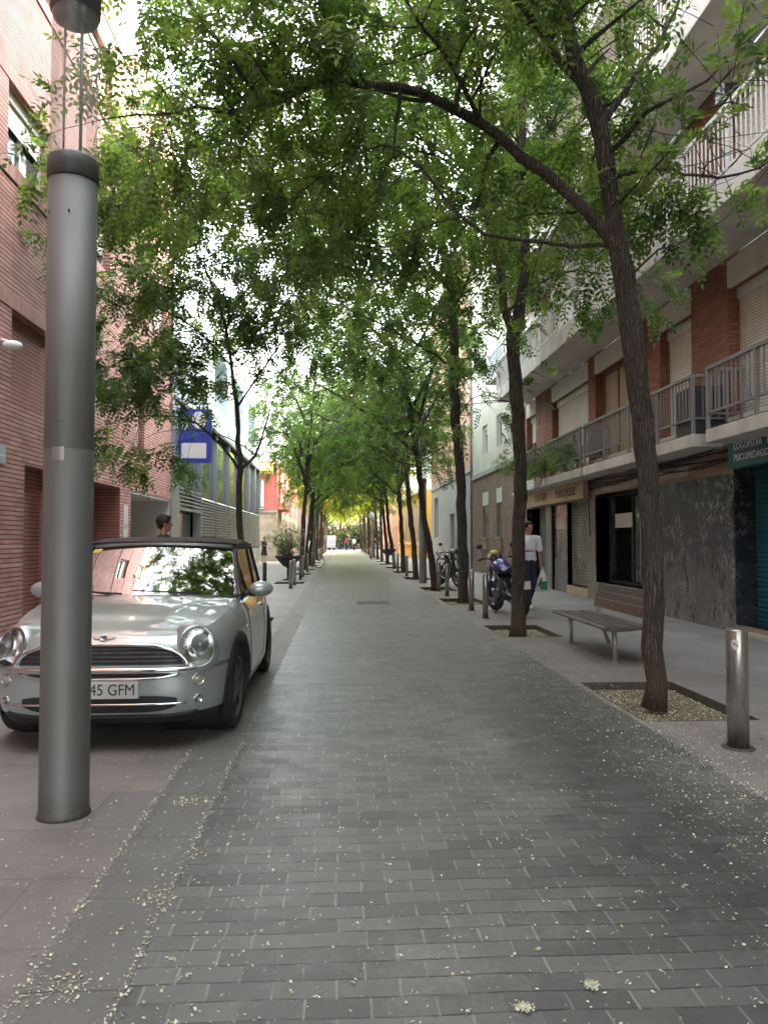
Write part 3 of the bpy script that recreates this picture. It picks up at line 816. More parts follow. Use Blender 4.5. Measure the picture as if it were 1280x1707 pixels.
gb = simple_building('orange_townhouse', 'orange townhouse above a low grey rendered ground floor', 'townhouse', XR, 1, 34.4, 50, 16.0, 'greyrender',
    [(46.6, 48.4, 1.55, 4.0)] + [(y, y + 1.1, z, z + 1.5, .4) for y in (36, 39.5, 43, 46.5) for z in (5.6, 8.3, 11.2)], [(36.6, 39.2, 2.75, 'greydoor'), (40.0, 41.6, 2.8, 'greydoor')], 4.66, 'orange')
yb = thing('yellow_building', 'yellow building with tall pointed arched windows beyond the side street on the right', 'building', (XR, 67, 0))
mb = MB(); ops = []
for i in range(7):
    y = 58.2 + i * 2.6; ops += [(y, y + .75, 1.35, 3.5, .2)]
wall(mb, XR, 1, 57.0, 77, 0, 5.2, ops, 'yellow', 'cream'); mb.build('wall', yb)
for o in ops:
    q = MB(); q.box(XR + .18, XR + .2, o[0], o[1], 1.35, 3.5, 'woodframe'); q.build('window', yb)
    q2 = MB(); P = []
    ym = (o[0] + o[1]) / 2
    pts = [(XR - .03, ym + (.52 * math.cos(a)), 3.45 + .75 * math.sin(a) ** .8) for a in [math.pi * i / 12 for i in range(13)]]
    q2.tube([(XR - .03, ym + .52, 1.3)] + pts + [(XR - .03, ym - .52, 1.3)], .06, 'cream', 6); q2.build('window_arch', yb)
q = MB(); q.box(XR - .15, XR, 57, 77, 1.0, 1.12, 'cream'); q.box(XR - .3, XR, 56.9, 77, 4.9, 5.25, 'cream'); q.box(XR - .12, XR, 57, 77, 0, .5, 'yellow'); each(q, 'cornice', yb)
mb = MB(); mb.box(XR + 1.2, XR + 7, 57.2, 76.8, 5.26, 13, 'cream'); mb.build('rear_shade_block', yb)  # unseen set-back block, added to keep the sun off the street
simple_building('side_street_shade_block', 'unseen cream block added down the right side street to stop a stripe of sun', 'house', 13, 1, 49, 58, 13, 'cream', [(52, 53, 1.2, 2.8), (55, 56, 4.5, 6)])  # added to close the gap where a sun stripe would fall
simple_building('ochre_building', 'low orange ochre building farthest along the right side', 'building', XR, 1, 79, 107.9, 6.6, 'orange', [(y, y + 1, 1.2, 2.8) for y in (81, 85, 89, 93, 96)])
simple_building('far_house', 'tall cream house closing the right side at the far end, lengthened to shade it', 'house', 7.5, 1, 108, 150, 15, 'cream', [(y, y + 1, z, z + 1.5) for y in (110, 114, 118) for z in (1.2, 4.5, 7.8)])  # stretched and raised so its shadow covers the far shrubs

# ------------------------------------------------------------------ left: thin red brick building
XL = -4.86
lb = thing('red_brick_building', 'pinkish red thin-brick building with small shuttered windows behind the parked car', 'brick building', (XL, 5, 0))
L_up = []
wy = [(-8, -6.4), (-3.6, -2), (1.2, 2.8), (4.6, 6.2), (8.0, 9.6), (11.36, 12.98), (14.8, 16.4), (20.2, 21.75)]
for (a, b) in wy:
    L_up += [(a, b, 7.0, 8.18), (a, b, 10.3, 11.6)]
L_rec = [(a, b, 3.45, 4.83, .16) for a, b in ((-3.6, -2), (4.6, 6.2), (11.6, 14.3), (18.6, 19.4))]
mb = MB()
wall(mb, XL, -1, YB, 22.65, 2.61, 13.35, [o + (.2,) for o in L_up] + L_rec, 'brickL', 'brickL', back=9)
mb.build('upper_wall', lb)
mb = MB()
gl = [(12.15, 13.3, 0.02, 2.56, 1.0), (14.0, 17.34, .0, 2.56, .55), (18.22, 22.4, .0, 2.56, 2.2)]
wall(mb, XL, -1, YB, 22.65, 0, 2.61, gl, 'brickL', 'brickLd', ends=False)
mb.build('ground_floor_wall', lb)
q = MB()
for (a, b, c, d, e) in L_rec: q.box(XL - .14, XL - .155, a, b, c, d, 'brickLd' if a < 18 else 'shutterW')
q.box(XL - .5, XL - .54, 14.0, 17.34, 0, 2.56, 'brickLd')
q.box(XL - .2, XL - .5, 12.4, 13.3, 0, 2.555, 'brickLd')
each(q, 'recess_panel', lb)
q = MB(); q.box(XL - 2.1, XL - 2.14, 18.22, 22.4, 0, 2.56, 'whitewall'); q.box(XL - .02, XL - 2.1, 22.36, 22.398, 0, 2.558, 'whitewall')
q.box(XL - .02, XL - 2.1, 18.225, 22.35, 2.5, 2.556, 'whitewall'); each(q, 'porch_wall', lb)
q = MB(); q.box(XL - 2.03, XL - 2.095, 18.7, 21.0, 0, 2.0, 'darkred'); q.box(XL - 2.02, XL - 2.03, 19.83, 19.87, 0, 2.0, 'alu'); q.build('door', lb)
for i, (a, b) in enumerate(wy):
    for z0, z1 in ((7.0, 8.18), (10.3, 11.6)):
        window(lb, XL, -1, a, b, z0, z1, .2, 'frame', 'skyglass', [.5, .75, .42, .62, .5, .46, .7, .97][(i + (z0 > 8) * 3) % 8], 1)
q = MB()   # soldier courses and drip joints, set proud
for z0, z1 in ((4.84, 5.06), (8.19, 8.41), (6.76, 6.98), (11.61, 11.83), (10.07, 10.28)): q.box(XL + .012, XL - .01, YB, 22.63, z0, z1, 'brickLv')
each(q, 'soldier_course', lb)
q = MB()
for z0 in (6.735, 10.045, 12.2): q.box(XL + .02, XL - .01, YB, 22.64, z0, z0 + .02, 'dark')
each(q, 'drip_joint', lb)
q = MB(); q.box(XL - .45, XL - .497, 14.9, 16.0, .25, 2.15, 'poster'); q.box(XL - .445, XL - .45, 15.3, 15.65, 1.75, 2.05, 'posteryellow'); q.build('poster', lb)
q = MB(); q.box(XL + .01, XL - .01, 17.62, 17.95, 1.45, 2.2, 'paper'); q.box(XL + .012, XL + .016, 17.7, 17.87, 1.65, 1.75, 'greyclad'); q.build('intercom_panel', lb)
q = MB(); q.box(XL + .03, XL - .005, 22.45, 22.66, 0, 13.3, 'alu'); q.build('corner_trim', lb)
q = MB(); q.ell((XL + .16, 11.25, 4.2), (.14, .1, .07), 'white'); q.tube([(XL - .02, 11.25, 4.28), (XL + .1, 11.25, 4.26)], .02, 'white', 8)
q = q.build('security_camera'); tag(q, 'small white dome camera on the red brick wall, left edge', 'security camera')
q = MB(); q.box(XL + .025, XL - .005, 10.95, 11.42, 2.5, 2.76, 'panelblue'); q.box(XL + .027, XL + .03, 11.0, 11.37, 2.6, 2.63, 'white')
q = q.build('wall_sign', None, bevel=.004); tag(q, 'small pale blue plate on the red brick wall, left edge', 'wall plate')

# ------------------------------------------------------------------ left: panelled building with louvres
gbz = thing('panelled_building', 'pale blue panelled building with glass and horizontal louvres behind the slender tree', 'office building', (XL, 35, 0))
mb = MB(); recs = [(30.0, 33.5, 6.6, 8.86, .9), (35.5, 39, 6.6, 8.86, .9), (41, 44.5, 6.6, 8.86, .9)]
wall(mb, XL, -1, 22.66, 47.0, 5.67, 10.6, recs, 'panelblue', 'panelblue', back=9); mb.build('upper_wall', gbz)
q = MB()
for z in (6.82,): q.box(XL + .004, XL - .01, 22.66, 29.9, z, z + .035, 'raildark')
for y in (25.1, 27.5, 29.9, 34.5, 40, 44.9): q.box(XL + .003, XL - .01, y, y + .02, 5.7, 10.6, 'greyclad')
q.box(XL + .06, XL - .2, 22.68, 47.0, 5.55, 5.67, 'raildark'); each(q, 'panel_joint', gbz)
q = MB(); q.box(XL - .9, XL - .93, 30, 44.5, 6.6, 8.86, 'skyglass'); q.build('window', gbz)
q = MB(); q.box(XL - .5, XL - 9, 22.7, 47.0, 0, 5.67, 'greyclad'); q.build('wall', gbz)
q = MB(); q.box(XL - .12, XL - .16, 23.2, 47.0, 2.9, 5.54, 'skyglass'); q.box(XL - .12, XL - .16, 27.4, 47, 1.0, 2.9, 'darkglass'); q.box(XL - .3, XL - .33, 24, 27.4, 0, 2.3, 'darkglass')
each(q, 'glazing', gbz)
q = MB(); q.box(XL + .02, XL - .5, 27.2, 47, 0, .95, 'greyclad'); q.box(XL + .02, XL - .5, 22.68, 23.6, 0, 5.54, 'alu'); each(q, 'plinth', gbz)
q = MB()
for y in (27.2, 30.6, 34.0, 37.6, 41.4, 44.4, 46.85): q.box(XL + .03, XL - .25, y, y + .13, .95 if y > 27.3 else 0, 5.54, 'alu')
q.box(XL + .028, XL - .2, 23.6, 27.2, 2.32, 2.42, 'alu'); each(q, 'mullion', gbz)
q = MB()
for k in range(18):
    z = 1.05 + k * .105
    q.add([(XL + .03, 27.35, z), (XL + .03, 46.8, z), (XL - .05, 46.8, z + .07), (XL - .05, 27.35, z + .07)], [(0, 1, 2, 3)], 'alu')
    q.box(XL + .03, XL + .015, 27.35, 46.8, z - .03, z + .008, 'alu')
for k in range(5):
    z = 2.5 + k * .12; q.box(XL + .026, XL, 23.62, 27.18, z - .02, z + .035, 'alu')
q.build('louvre', gbz)
bn = MB(); bn.box(XL - .05, XL + 1.0, 23.38, 23.44, 3.72, 5.35, 'blue')
bn = bn.build('banner_sign'); tag(bn, 'projecting blue sign with white shapes on the pale panelled building', 'banner sign')
q = MB(); q.box(XL + .1, XL + .84, 23.37, 23.378, 3.86, 4.32, 'white')
ring = [(.22 * math.cos(a), .26 * math.sin(a)) for a in [2 * math.pi * i / 28 for i in range(28)]]
MF = Matrix.Translation((XL + .62, 23.38, 5.02)) @ Matrix.Rotation(R(90), 4, 'X')
q.prism(ring, .001, .012, 'white', MF); q.box(XL + .12, XL + .28, 23.366, 23.378, 4.72, 5.2, 'white'); each(q, 'emblem', bn)

# ------------------------------------------------------------------ left: pink house past the side street, further row
ph = thing('pink_house', 'pink house on a beige stone ground floor beyond the side street', 'house', (-4.2, 60, 0))
mb = MB(); mb2 = MB()
wall(mb, -4.15, -1, 51.2, 76, 0, 3.3, [(55, 56, 1, 2.2, .2), (60, 61.2, 0.02, 2.3, .2), (66, 67, 1, 2.2, .2)], 'creamstone', back=16); mb.build('stone_wall', ph)
wall(mb2, -4.15, -1, 51.2, 76, 3.3, 6.6, [(53, 54.2, 3.7, 6, .2), (58, 59.2, 3.7, 6, .2)], 'pink', back=16); mb2.build('upper_wall', ph)
q = MB(); q.box(-4.1, -20, 51.1, 51.19, 3.2, 3.36, 'lintel'); q.build('cornice', ph)
q = MB(); q.box(-5.2, -5.0, 51.14, 51.2, 3.6, 5.4, 'white'); q.box(-5.9, -5.0, 51.15, 51.195, 3.5, 5.4, 'skyglass'); q.box(-5.95, -5.9, 51.13, 51.2, 3.5, 5.4, 'white'); q.build('window', ph)
balcony(ph, -3.6, -4.146, 52.2, 56, 3.4, 3.5, 4.5, rail='white', slab='pink')
q = MB()
for i in range(11): q.box(-5.95 + i * .095, -5.93 + i * .095, 50.9, 50.92, 3.5, 4.3, 'white')
q.box(-5.96, -4.98, 50.89, 50.93, 4.3, 4.34, 'white'); q.box(-5.96, -4.98, 50.9, 51.19, 3.44, 3.5, 'white'); q.build('railing', ph)
q = MB(); q.add([(-6.6, 51.1, 6.5), (-4.3, 51.1, 6.5), (-4.3, 50.1, 5.9), (-6.6, 50.1, 5.9), (-6.6, 50.1, 5.7), (-4.3, 50.1, 5.7)], [(0, 1, 2, 3), (3, 2, 5, 4)], 'yellow'); q.build('awning', ph)
simple_building('white_house', 'low white house with dark shopfront farthest along the left side', 'house', -3.1, -1, 78, 98, 5.2, 'greyrender', [(80, 84, .8, 2.6, 0), (88, 91, .8, 2.6), (94, 96, .8, 2.6)], back=10, pane='darkglass')
cl = thing('closing_house', 'brown house across the far end of the street, behind the dark trees', 'house', (0, 160, 0))
mb = MB(); mb.box(-30, 30, 156, 166, 0, 13, 'creamstone'); mb.build('wall', cl)
for x_ in range(-12, 13, 4):
    for z_ in (1.2, 5, 8.8):
        mb = MB(); mb.box(x_, x_ + 1.3, 155.93, 155.99, z_, z_ + 1.8, 'darkglass'); mb.build('window', cl)
simple_building('end_house', 'tall pale house beyond the left row at the far end', 'house', -4.5, -1, 106, 124, 12, 'pink', [(108, 109, 1, 2.5), (112, 113, 4, 5.5)], back=14)

# ------------------------------------------------------------------ trees
def nz(v):
    return v / np.maximum(np.linalg.norm(v, axis=-1, keepdims=True), 1e-9)
def crown_mesh(name, P, A, rs, mat, Lmin=.2, Lmax=.3, pairs=5, lw=.026, ll=.065, seed=0):
    """compound leaves: P leaf bases, A leaf axes -> leaflet quads"""
    n = len(P); P = np.array(P); A = nz(np.array(A) + rs.normal(0, .12, (n, 3)) + np.array([0, 0, -.12]))
    L = rs.uniform(Lmin, Lmax, (n, 1))
    up = np.array([0, 0, 1.]) + rs.normal(0, .32, (n, 3)); S = nz(np.cross(A, up)); N = nz(np.cross(S, A))
    V = []; tints = []
    base_t = rs.uniform(.1, .9, n)
    ks = [(i + 1.2) / (pairs + .8) for i in range(pairs) for _ in (0, 1)] + [1.0]
    sd_ = [(-1) ** j for j in range(2 * pairs)] + [0]
    for t, s in zip(ks, sd_):
        c = P + A * L * t + np.array([0, 0, -1.]) * L * .28 * t * t
        d = nz(A * (.55 if s else 1) + S * (.9 * s) - N * .16 + rs.normal(0, .09, (n, 3)) + np.array([0, 0, -.12]))
        wv = nz(np.cross(d, N + rs.normal(0, .3, (n, 3))))
        l = ll * rs.uniform(.8, 1.2, (n, 1)) * (1.1 - .3 * t); w_ = lw * rs.uniform(.8, 1.2, (n, 1)) * .5
        V.append(np.stack([c, c + d * l * .42 + wv * w_, c + d * l, c + d * l * .42 - wv * w_], axis=1))
        tints.append(np.clip(base_t + rs.normal(0, .07, n), 0, 1))
    V = np.concatenate(V, 0).reshape(-1, 3); T = np.concatenate(tints)
    nf = len(T)
    me = D.meshes.new(name); me.vertices.add(nf * 4); me.loops.add(nf * 4); me.polygons.add(nf)
    me.vertices.foreach_set('co', V.astype(np.float32).ravel())
    me.loops.foreach_set('vertex_index', np.arange(nf * 4, dtype=np.int32))
    me.polygons.foreach_set('loop_start', np.arange(0, nf * 4, 4, dtype=np.int32))
    me.polygons.foreach_set('loop_total', np.full(nf, 4, dtype=np.int32))
    me.update(calc_edges=True)
    at_ = me.attributes.new('tint', 'FLOAT', 'FACE'); at_.data.foreach_set('value', T.astype(np.float32))
    me.materials.append(MAT[mat]); return me

def smooth_path(pts, rads, step=.22, rs=None, jit=.0):
    pts = [np.array(p, float) for p in pts]; o = []; r_ = []
    for i in range(len(pts) - 1):
        p0 = pts[max(i - 1, 0)]; p1 = pts[i]; p2 = pts[i + 1]; p3 = pts[min(i + 2, len(pts) - 1)]
        n = max(2, int(np.linalg.norm(p2 - p1) / step))
        for k in range(n):
            t = k / n
            q = .5 * ((2 * p1) + (-p0 + p2) * t + (2 * p0 - 5 * p1 + 4 * p2 - p3) * t * t + (-p0 + 3 * p1 - 3 * p2 + p3) * t ** 3)
            if rs is not None and (o): q = q + rs.normal(0, jit, 3)
            o.append(q); r_.append(rads[i] + (rads[i + 1] - rads[i]) * t)
    o.append(pts[-1]); r_.append(rads[-1]); return o, r_

def grow(limbs, seed, mat, bstep=.32, blen=(1.0, 1.8), tstep=.24, lstep=.075, zmin=3.0, leafk=None, spread=1.0, droop=.35, keep=None, n=10, knob=True, bias=(0, 0, 0), twn=(.35, .65)):
    """limbs: [(pts, rads, t_start)] local coords -> (trunk MB, crown mesh)"""
    rs = np.random.RandomState(seed); tr = MB(); LP, LA = [], []
    for li_, (pts, rads, ts) in enumerate(limbs):
        p, r = smooth_path(pts, rads, .22, rs, .012)
        if li_ == 0:      # root flare and burr at the foot
            r = [q * (1 + .28 * math.exp(-max(0, pp[2]) / .12)) for q, pp in zip(r, p)]
        r = [q * (1 + rs.normal(0, .035)) * .86 for q in r]
        tr.tube([tuple(q) for q in p], r, 'bark', 14 if max(r) > .06 else 8)
        cum = 0; nxt = rs.uniform(0, bstep); tot = sum(np.linalg.norm(p[i + 1] - p[i]) for i in range(len(p) - 1)); run = 0
        for i in range(len(p) - 1):
            seg = np.linalg.norm(p[i + 1] - p[i]); run += seg
            tt = run / tot
            if tt < ts or p[i][2] < zmin - .6: continue
            nxt -= seg
            while nxt <= 0:
                nxt += bstep * rs.uniform(.6, 1.4)
                tan = nz(p[i + 1] - p[i]); a = rs.uniform(0, 2 * math.pi)
                o = tan_perp(tan, a)
                d = nz(o * rs.uniform(.7, 1.1) + tan * rs.uniform(.1, .7) + np.array([0, 0, rs.uniform(-.1, .45)]) + np.array(bias))
                L = rs.uniform(*blen) * (1.15 - .45 * tt) * spread
                branch(tr, p[i], d, L, min(r[i] * .6, .028), rs, LP, LA, tstep, lstep, droop, zmin, keep, twn)
        # terminal tuft
        branch(tr, p[-1], nz(p[-1] - p[-2]), rs.uniform(*blen) * .8, r[-1] * .9, rs, LP, LA, tstep, lstep, droop, zmin, keep, twn)
    lk = leafk or {}
    return tr, crown_mesh('crown', LP, LA, rs, mat, **lk), len(LP)
def tan_perp(t, a):
    u = np.cross(t, [0.3, .2, 1.]); u = nz(u); v = np.cross(t, u); return u * math.cos(a) + v * math.sin(a)
def branch(tr, p, d, L, r, rs, LP, LA, tstep, lstep, droop, zmin, keep, twn):
    n = max(4, int(L / .16)); st = L / n; pts = [p]; q = np.array(p); d = np.array(d)
    for i in range(n):
        t = i / n
        d = nz(d + rs.normal(0, .11, 3) + np.array([0, 0, -droop * .22 * t])); q = q + d * st; pts.append(q)
    if keep is not None and not keep(pts[-1]): return
    tr.tube([tuple(x) for x in pts], [max(.004, r * (1 - .8 * i / n)) for i in range(n + 1)], 'bark', 5, caps=False)
    acc = 0
    for i in range(1, n + 1):
        acc += st
        if acc >= tstep or i == n:
            acc = 0; tan = nz(pts[i] - pts[i - 1])
            for sgn in (1, -1):
                tw = nz(tan * .7 + tan_perp(tan, rs.uniform(0, 6.28)) * .9 + np.array([0, 0, -.05]))
                l = rs.uniform(*twn); k = max(2, int(l / lstep)); x = pts[i].copy(); w_ = tw.copy(); tp = [x]
                for j in range(k):
                    w_ = nz(w_ + rs.normal(0, .1, 3) + np.array([0, 0, -droop * .12])); x = x + w_ * (l / k); tp.append(x)
                    if j < k * .35: continue
                    if x[2] > zmin and (keep is None or keep(x)):
                        for _ in range(2 if j < k - 1 else 4):
                            LP.append(x); LA.append(nz(w_ * (.75 if j < k - 1 else 1.0) + tan_perp(w_, rs.uniform(0, 6.28)) * .8 + np.array([0, 0, -.15])))
                if j > 1: tr.tube([tuple(z_) for z_ in tp[::2]] if len(tp) > 4 else [tuple(tp[0]), tuple(tp[-1])], .0035, 'bark', 3, caps=False)

def fill(limbs, n, c, r, seed, r0=.02):
    rs = np.random.RandomState(seed); c = np.array(c); r = np.array(r)
    dense = []
    for p, rad, ts in limbs:
        q, w_ = smooth_path(p, rad, .3); dense += [(np.array(a), b) for a, b in list(zip(q, w_))[len(q) // 3:]]
    for _ in range(n):
        d = nz(rs.normal(0, 1, 3)); t = c + d * r * rs.uniform(.35, 1.0)
        best = min(dense, key=lambda ab: np.linalg.norm((t - ab[0]) * np.array([1, 1, .9])) + (2.5 if ab[0][2] > t[2] - .2 else 0))
        a, ra = best; L = np.linalg.norm(t - a)
        if L < .7: continue
        m1 = a + (t - a) * .35 + np.array([0, 0, .10 * L]) + rs.normal(0, .06 * L, 3); m2 = a + (t - a) * .7 + np.array([0, 0, .10 * L]) + rs.normal(0, .06 * L, 3)
        rr_ = min(ra * .7, r0 * (.6 + L * .35)); path = ([tuple(a), tuple(m1), tuple(m2), tuple(t)], [rr_, rr_ * .8, rr_ * .5, .006], .22)
        limbs.append(path); q, w_ = smooth_path(path[0], path[1], .3); dense += [(np.array(x), y) for x, y in list(zip(q, w_))[1:]]
    return limbs
ORD = ['nearest', 'second', 'third', 'fourth', 'fifth', 'sixth', 'seventh', 'eighth', 'ninth', 'tenth', 'eleventh', 'twelfth', 'thirteenth', 'fourteenth', 'fifteenth', 'sixteenth']
def plant_tree(x, y, label, group, trunk_mb, crown, rz=0, sc=1, z=-.08):
    t = thing('street_tree', label, 'tree', (x, y, z), rz, group); t.scale = (sc, sc, sc)
    o = trunk_mb.build('trunk', t, local=True)
    c = D.objects.new('crown', crown); COL.objects.link(c); c.parent = t
    return t
GR, GL = 'street trees in the right-hand row', 'street trees in the left-hand row'
Z0 = .08
def loc(base, px, py, Y):
    v = at(px, py, Y); return (v.x - base[0], v.y - base[1], v.z + Z0)
# --- R1: the big near tree
B = RTREES[0]; l = lambda px, py, Y: loc(B, px, py, Y)
limbs = [
 ([l(1090, 1182, 6.44), l(1092, 1080, 6.44), l(1090, 960, 6.45), l(1084, 840, 6.45), l(1070, 700, 6.45), l(1052, 540, 6.45), l(1030, 410, 6.45), l(1015, 290, 6.45), l(988, 175, 6.45), l(960, 90, 6.4), l(940, -10, 6.4), l(925, -150, 6.4), l(905, -330, 6.3), l(880, -480, 6.3)],
  [.104, .10, .097, .103, .106, .108, .10, .088, .082, .072, .066, .056, .04, .02], .62),
 ([l(1036, 430, 6.45), l(1000, 378, 6.5), l(940, 318, 6.6), l(870, 262, 6.75), l(800, 203, 6.9), l(725, 168, 7.0), l(665, 146, 7.05), l(560, 134, 7.1), l(500, 150, 7.1), l(440, 172, 7.1), l(390, 186, 7.1), l(330, 176, 7.1), l(260, 190, 7.1)],
  [.075, .064, .060, .058, .054, .052, .048, .042, .038, .034, .028, .02, .012], .34),
 ([l(975, 140, 6.45), l(935, 95, 6.5), l(895, 45, 6.5), l(860, -5, 6.5), l(800, -120, 6.5), l(720, -230, 6.6), l(640, -300, 6.6)], [.055, .046, .04, .036, .03, .022, .012], .2),
 ([l(1022, 295, 6.45), l(1060, 288, 6.4), l(1120, 284, 6.3), l(1170, 295, 6.2), l(1230, 290, 6.0), l(1290, 262, 5.9)], [.028, .02, .017, .015, .012, .008], .15),
 ([l(1000, 215, 6.45), l(1060, 120, 6.6), l(1110, 50, 6.8), l(1150, -60, 6.9)], [.04, .03, .022, .012], .15),
 ([l(1010, 260, 6.45), l(1075, 190, 6.0), l(1150, 150, 5.8), l(1200, 110, 5.7)], [.03, .022, .016, .01], .15),
 ([l(800, 203, 6.9), l(760, 120, 6.5), l(700, 40, 6.2), l(640, -60, 6.0)], [.03, .024, .018, .01], .1),
 ([l(560, 134, 7.1), l(520, 60, 7.3), l(470, -20, 7.5)], [.024, .018, .01], .1),
 ([l(440, 172, 7.1), l(390, 110, 6.7), l(340, 40, 6.4), l(290, -40, 6.2)], [.022, .018, .014, .008], .1),
]
limbs = fill(limbs, 22, (1.3 - B[0], .9, 7.2), (3.6, 2.6, 2.7), 4, .013)
limbs = fill(limbs, 11, (-1.0 - B[0], 1.4, 6.0), (1.8, 1.8, 1.7), 5, .013)
limbs = fill(limbs, 12, (3.4 - B[0], -.5, 4.8), (1.0, 1.0, .7), 15, .014)
def keep1(p):
    # the crown clears the balcony fronts, and the open view down the street
    x, y, z = p[0] + B[0], p[1] + B[1], p[2] - Z0
    if x > 4.75 and (z > 4.2): return False
    if x > 2.75 and z > 5.05 and y < 8.5: return False
    if x > 3.9: return False
    if x < 2.3 and z < 5.5 and y < 6.55: return False
    if z < 4.0 + .12 * max(0, x - 1): return False
    # not into the camera's own branches
    return y > 2.5
tr, cr, n1 = grow(limbs, 11, 'leafA', bstep=.24, blen=(.6, 1.3), zmin=3.0, tstep=.34, lstep=.09, keep=keep1, droop=.45, leafk=dict(lw=.036, ll=.088, Lmin=.24, Lmax=.34, pairs=5))
plant_tree(B[0], B[1], 'nearest and largest street tree, in front of the bench, long limb arching over the road', GR, tr, cr)
# --- R2
B = RTREES[1]; l = lambda px, py, Y: loc(B, px, py, Y)
limbs = [
 ([l(863, 1062, 11.36), l(864, 980, 11.36), l(866, 880, 11.36), l(867, 780, 11.36), l(862, 690, 11.36), l(856, 600, 11.36), l(855, 560, 11.36), l(868, 500, 11.36), l(875, 440, 11.36), l(868, 350, 11.36), l(866, 270, 11.36), l(872, 170, 11.36), l(864, 80, 11.4), l(842, 0, 11.4), l(820, -120, 11.4), l(800, -220, 11.4)],
  [.125, .115, .115, .11, .112, .115, .12, .095, .085, .078, .07, .062, .055, .045, .03, .015], .55),
 ([l(855, 560, 11.36), l(840, 510, 11.36), l(832, 440, 11.4), l(818, 385, 11.4), l(795, 305, 11.5), l(768, 260, 11.6), l(720, 160, 11.8), l(670, 60, 12.0)], [.085, .07, .064, .056, .046, .036, .026, .012], .35),
 ([l(867, 300, 11.36), l(900, 240, 11.0), l(940, 160, 10.6), l(960, 60, 10.4)], [.04, .032, .024, .012], .15),
 ([l(872, 470, 11.36), l(905, 400, 11.5), l(930, 360, 11.6), l(955, 340, 11.8)], [.03, .022, .016, .01], .2),
 ([l(866, 690, 11.36), l(850, 670, 10.9), l(815, 668, 10.7), l(800, 672, 10.6)], [.012, .01, .007, .004], .6),
 ([l(845, 520, 11.4), l(905, 470, 11.0), l(965, 450, 10.8), l(1000, 455, 10.8)], [.025, .02, .014, .008], .35),
]
limbs = fill(limbs, 20, (1.6 - B[0], .4, 7.9), (3.9, 2.8, 3.4), 6)
def keep2(p):
    x, y, z = p[0] + B[0], p[1] + B[1], p[2] - Z0
    if x > 4.75 and z > 3.0: return False
    return z > (3.55 if x > .5 else 4.0) or (z > 2.9 and x < 2.4 and y < 11.2 and z < 3.4)
tr, cr, n2 = grow(limbs, 5, 'leafA', bstep=.28, blen=(.7, 1.5), zmin=2.8, tstep=.38, lstep=.1, keep=keep2, leafk=dict(lw=.04, ll=.1, Lmin=.26, Lmax=.36))
plant_tree(B[0], B[1], 'second tree in the right-hand row, straight forked trunk in front of the blue motorbike', GR, tr, cr)
# --- R3
B = RTREES[2]; l = lambda px, py, Y: loc(B, px, py, Y)
limbs = [
 ([l(772, 1006, 17.2), l(772, 930, 17.2), l(769, 840, 17.2), l(764, 740, 17.2), l(757, 640, 17.2), l(757, 560, 17.2), l(750, 470, 17.2), l(738, 400, 17.2), l(728, 320, 17.2), l(720, 250, 17.2), l(700, 150, 17.3), l(690, 60, 17.3)],
  [.14, .125, .125, .125, .13, .12, .1, .085, .075, .06, .04, .02], .5),
 ([l(750, 480, 17.2), l(715, 440, 17.3), l(680, 385, 17.4), l(650, 345, 17.5), l(610, 300, 17.6), l(560, 270, 17.6)], [.08, .065, .055, .045, .03, .015], .3),
 ([l(657, 352, 17.4), l(620, 335, 17.0), l(570, 330, 16.8), l(520, 372, 16.6)], [.03, .024, .016, .008], .2),
 ([l(754, 520, 17.2), l(790, 440, 17.0), l(810, 360, 16.8)], [.04, .03, .015], .2),
 ([l(762, 700, 17.2), l(785, 665, 16.9), l(812, 660, 16.8)], [.016, .012, .006], .55),
]
limbs = fill(limbs, 18, (1.2 - B[0], .2, 8.3), (4.2, 3.0, 3.6), 7)
def keep3(p):
    x, y, z = p[0] + B[0], p[1] + B[1], p[2] - Z0
    return (z > 4.3 or (x > 2.6 and z > 3.6)) and x < 4.8
tr, cr, n3 = grow(limbs, 8, 'leafA', bstep=.3, blen=(.9, 1.7), zmin=3.2, tstep=.4, lstep=.1, keep=keep3, leafk=dict(lw=.044, ll=.105, Lmin=.26, Lmax=.38))
plant_tree(B[0], B[1], 'third tree in the right-hand row, straight trunk beyond the pair of bollards', GR, tr, cr)
# --- L1: slender tree behind the car
B = LTREES[0]; l = lambda px, py, Y: loc(B, px, py, Y)
limbs = [
 ([(0, 0, 0), l(402, 960, 13.4), l(400, 860, 13.4), l(400, 785, 13.4), l(397, 720, 13.4), l(394, 670, 13.4), l(386, 615, 13.4), l(375, 545, 13.4), l(352, 470, 13.4), l(322, 410, 13.4), l(300, 330, 13.4)],
  [.085, .07, .064, .062, .05, .05, .036, .03, .024, .016, .008], .5),
 ([l(399, 785, 13.4), l(372, 745, 13.3), l(340, 715, 13.2), l(312, 700, 13.0), l(270, 690, 12.8), l(225, 700, 12.6)], [.034, .026, .02, .017, .014, .006], .45),
 ([l(401, 782, 13.4), l(425, 758, 13.5), l(438, 722, 13.6), l(450, 680, 13.7)], [.034, .028, .022, .01], .5),
 ([l(394, 680, 13.4), l(415, 650, 13.6), l(440, 610, 13.8), l(480, 560, 14.0), l(520, 520, 14.2)], [.03, .024, .018, .014, .008], .3),
 ([l(376, 550, 13.4), l(400, 500, 13.2), l(430, 450, 13.0), l(450, 400, 12.9)], [.024, .018, .014, .008], .2),
 ([l(386, 610, 13.4), l(340, 560, 13.0), l(280, 520, 12.7), l(220, 500, 12.4), l(185, 520, 12.3)], [.022, .02, .016, .012, .006], .3),
 ([l(360, 500, 13.4), l(300, 470, 13.0), l(240, 440, 12.8), l(190, 450, 12.6)], [.02, .016, .012, .006], .25),
]
limbs[0][0].extend([l(310, 240, 13.4), l(330, 130, 13.4)]); limbs[0][1][-1] = .014; limbs[0][1].extend([.01, .006])
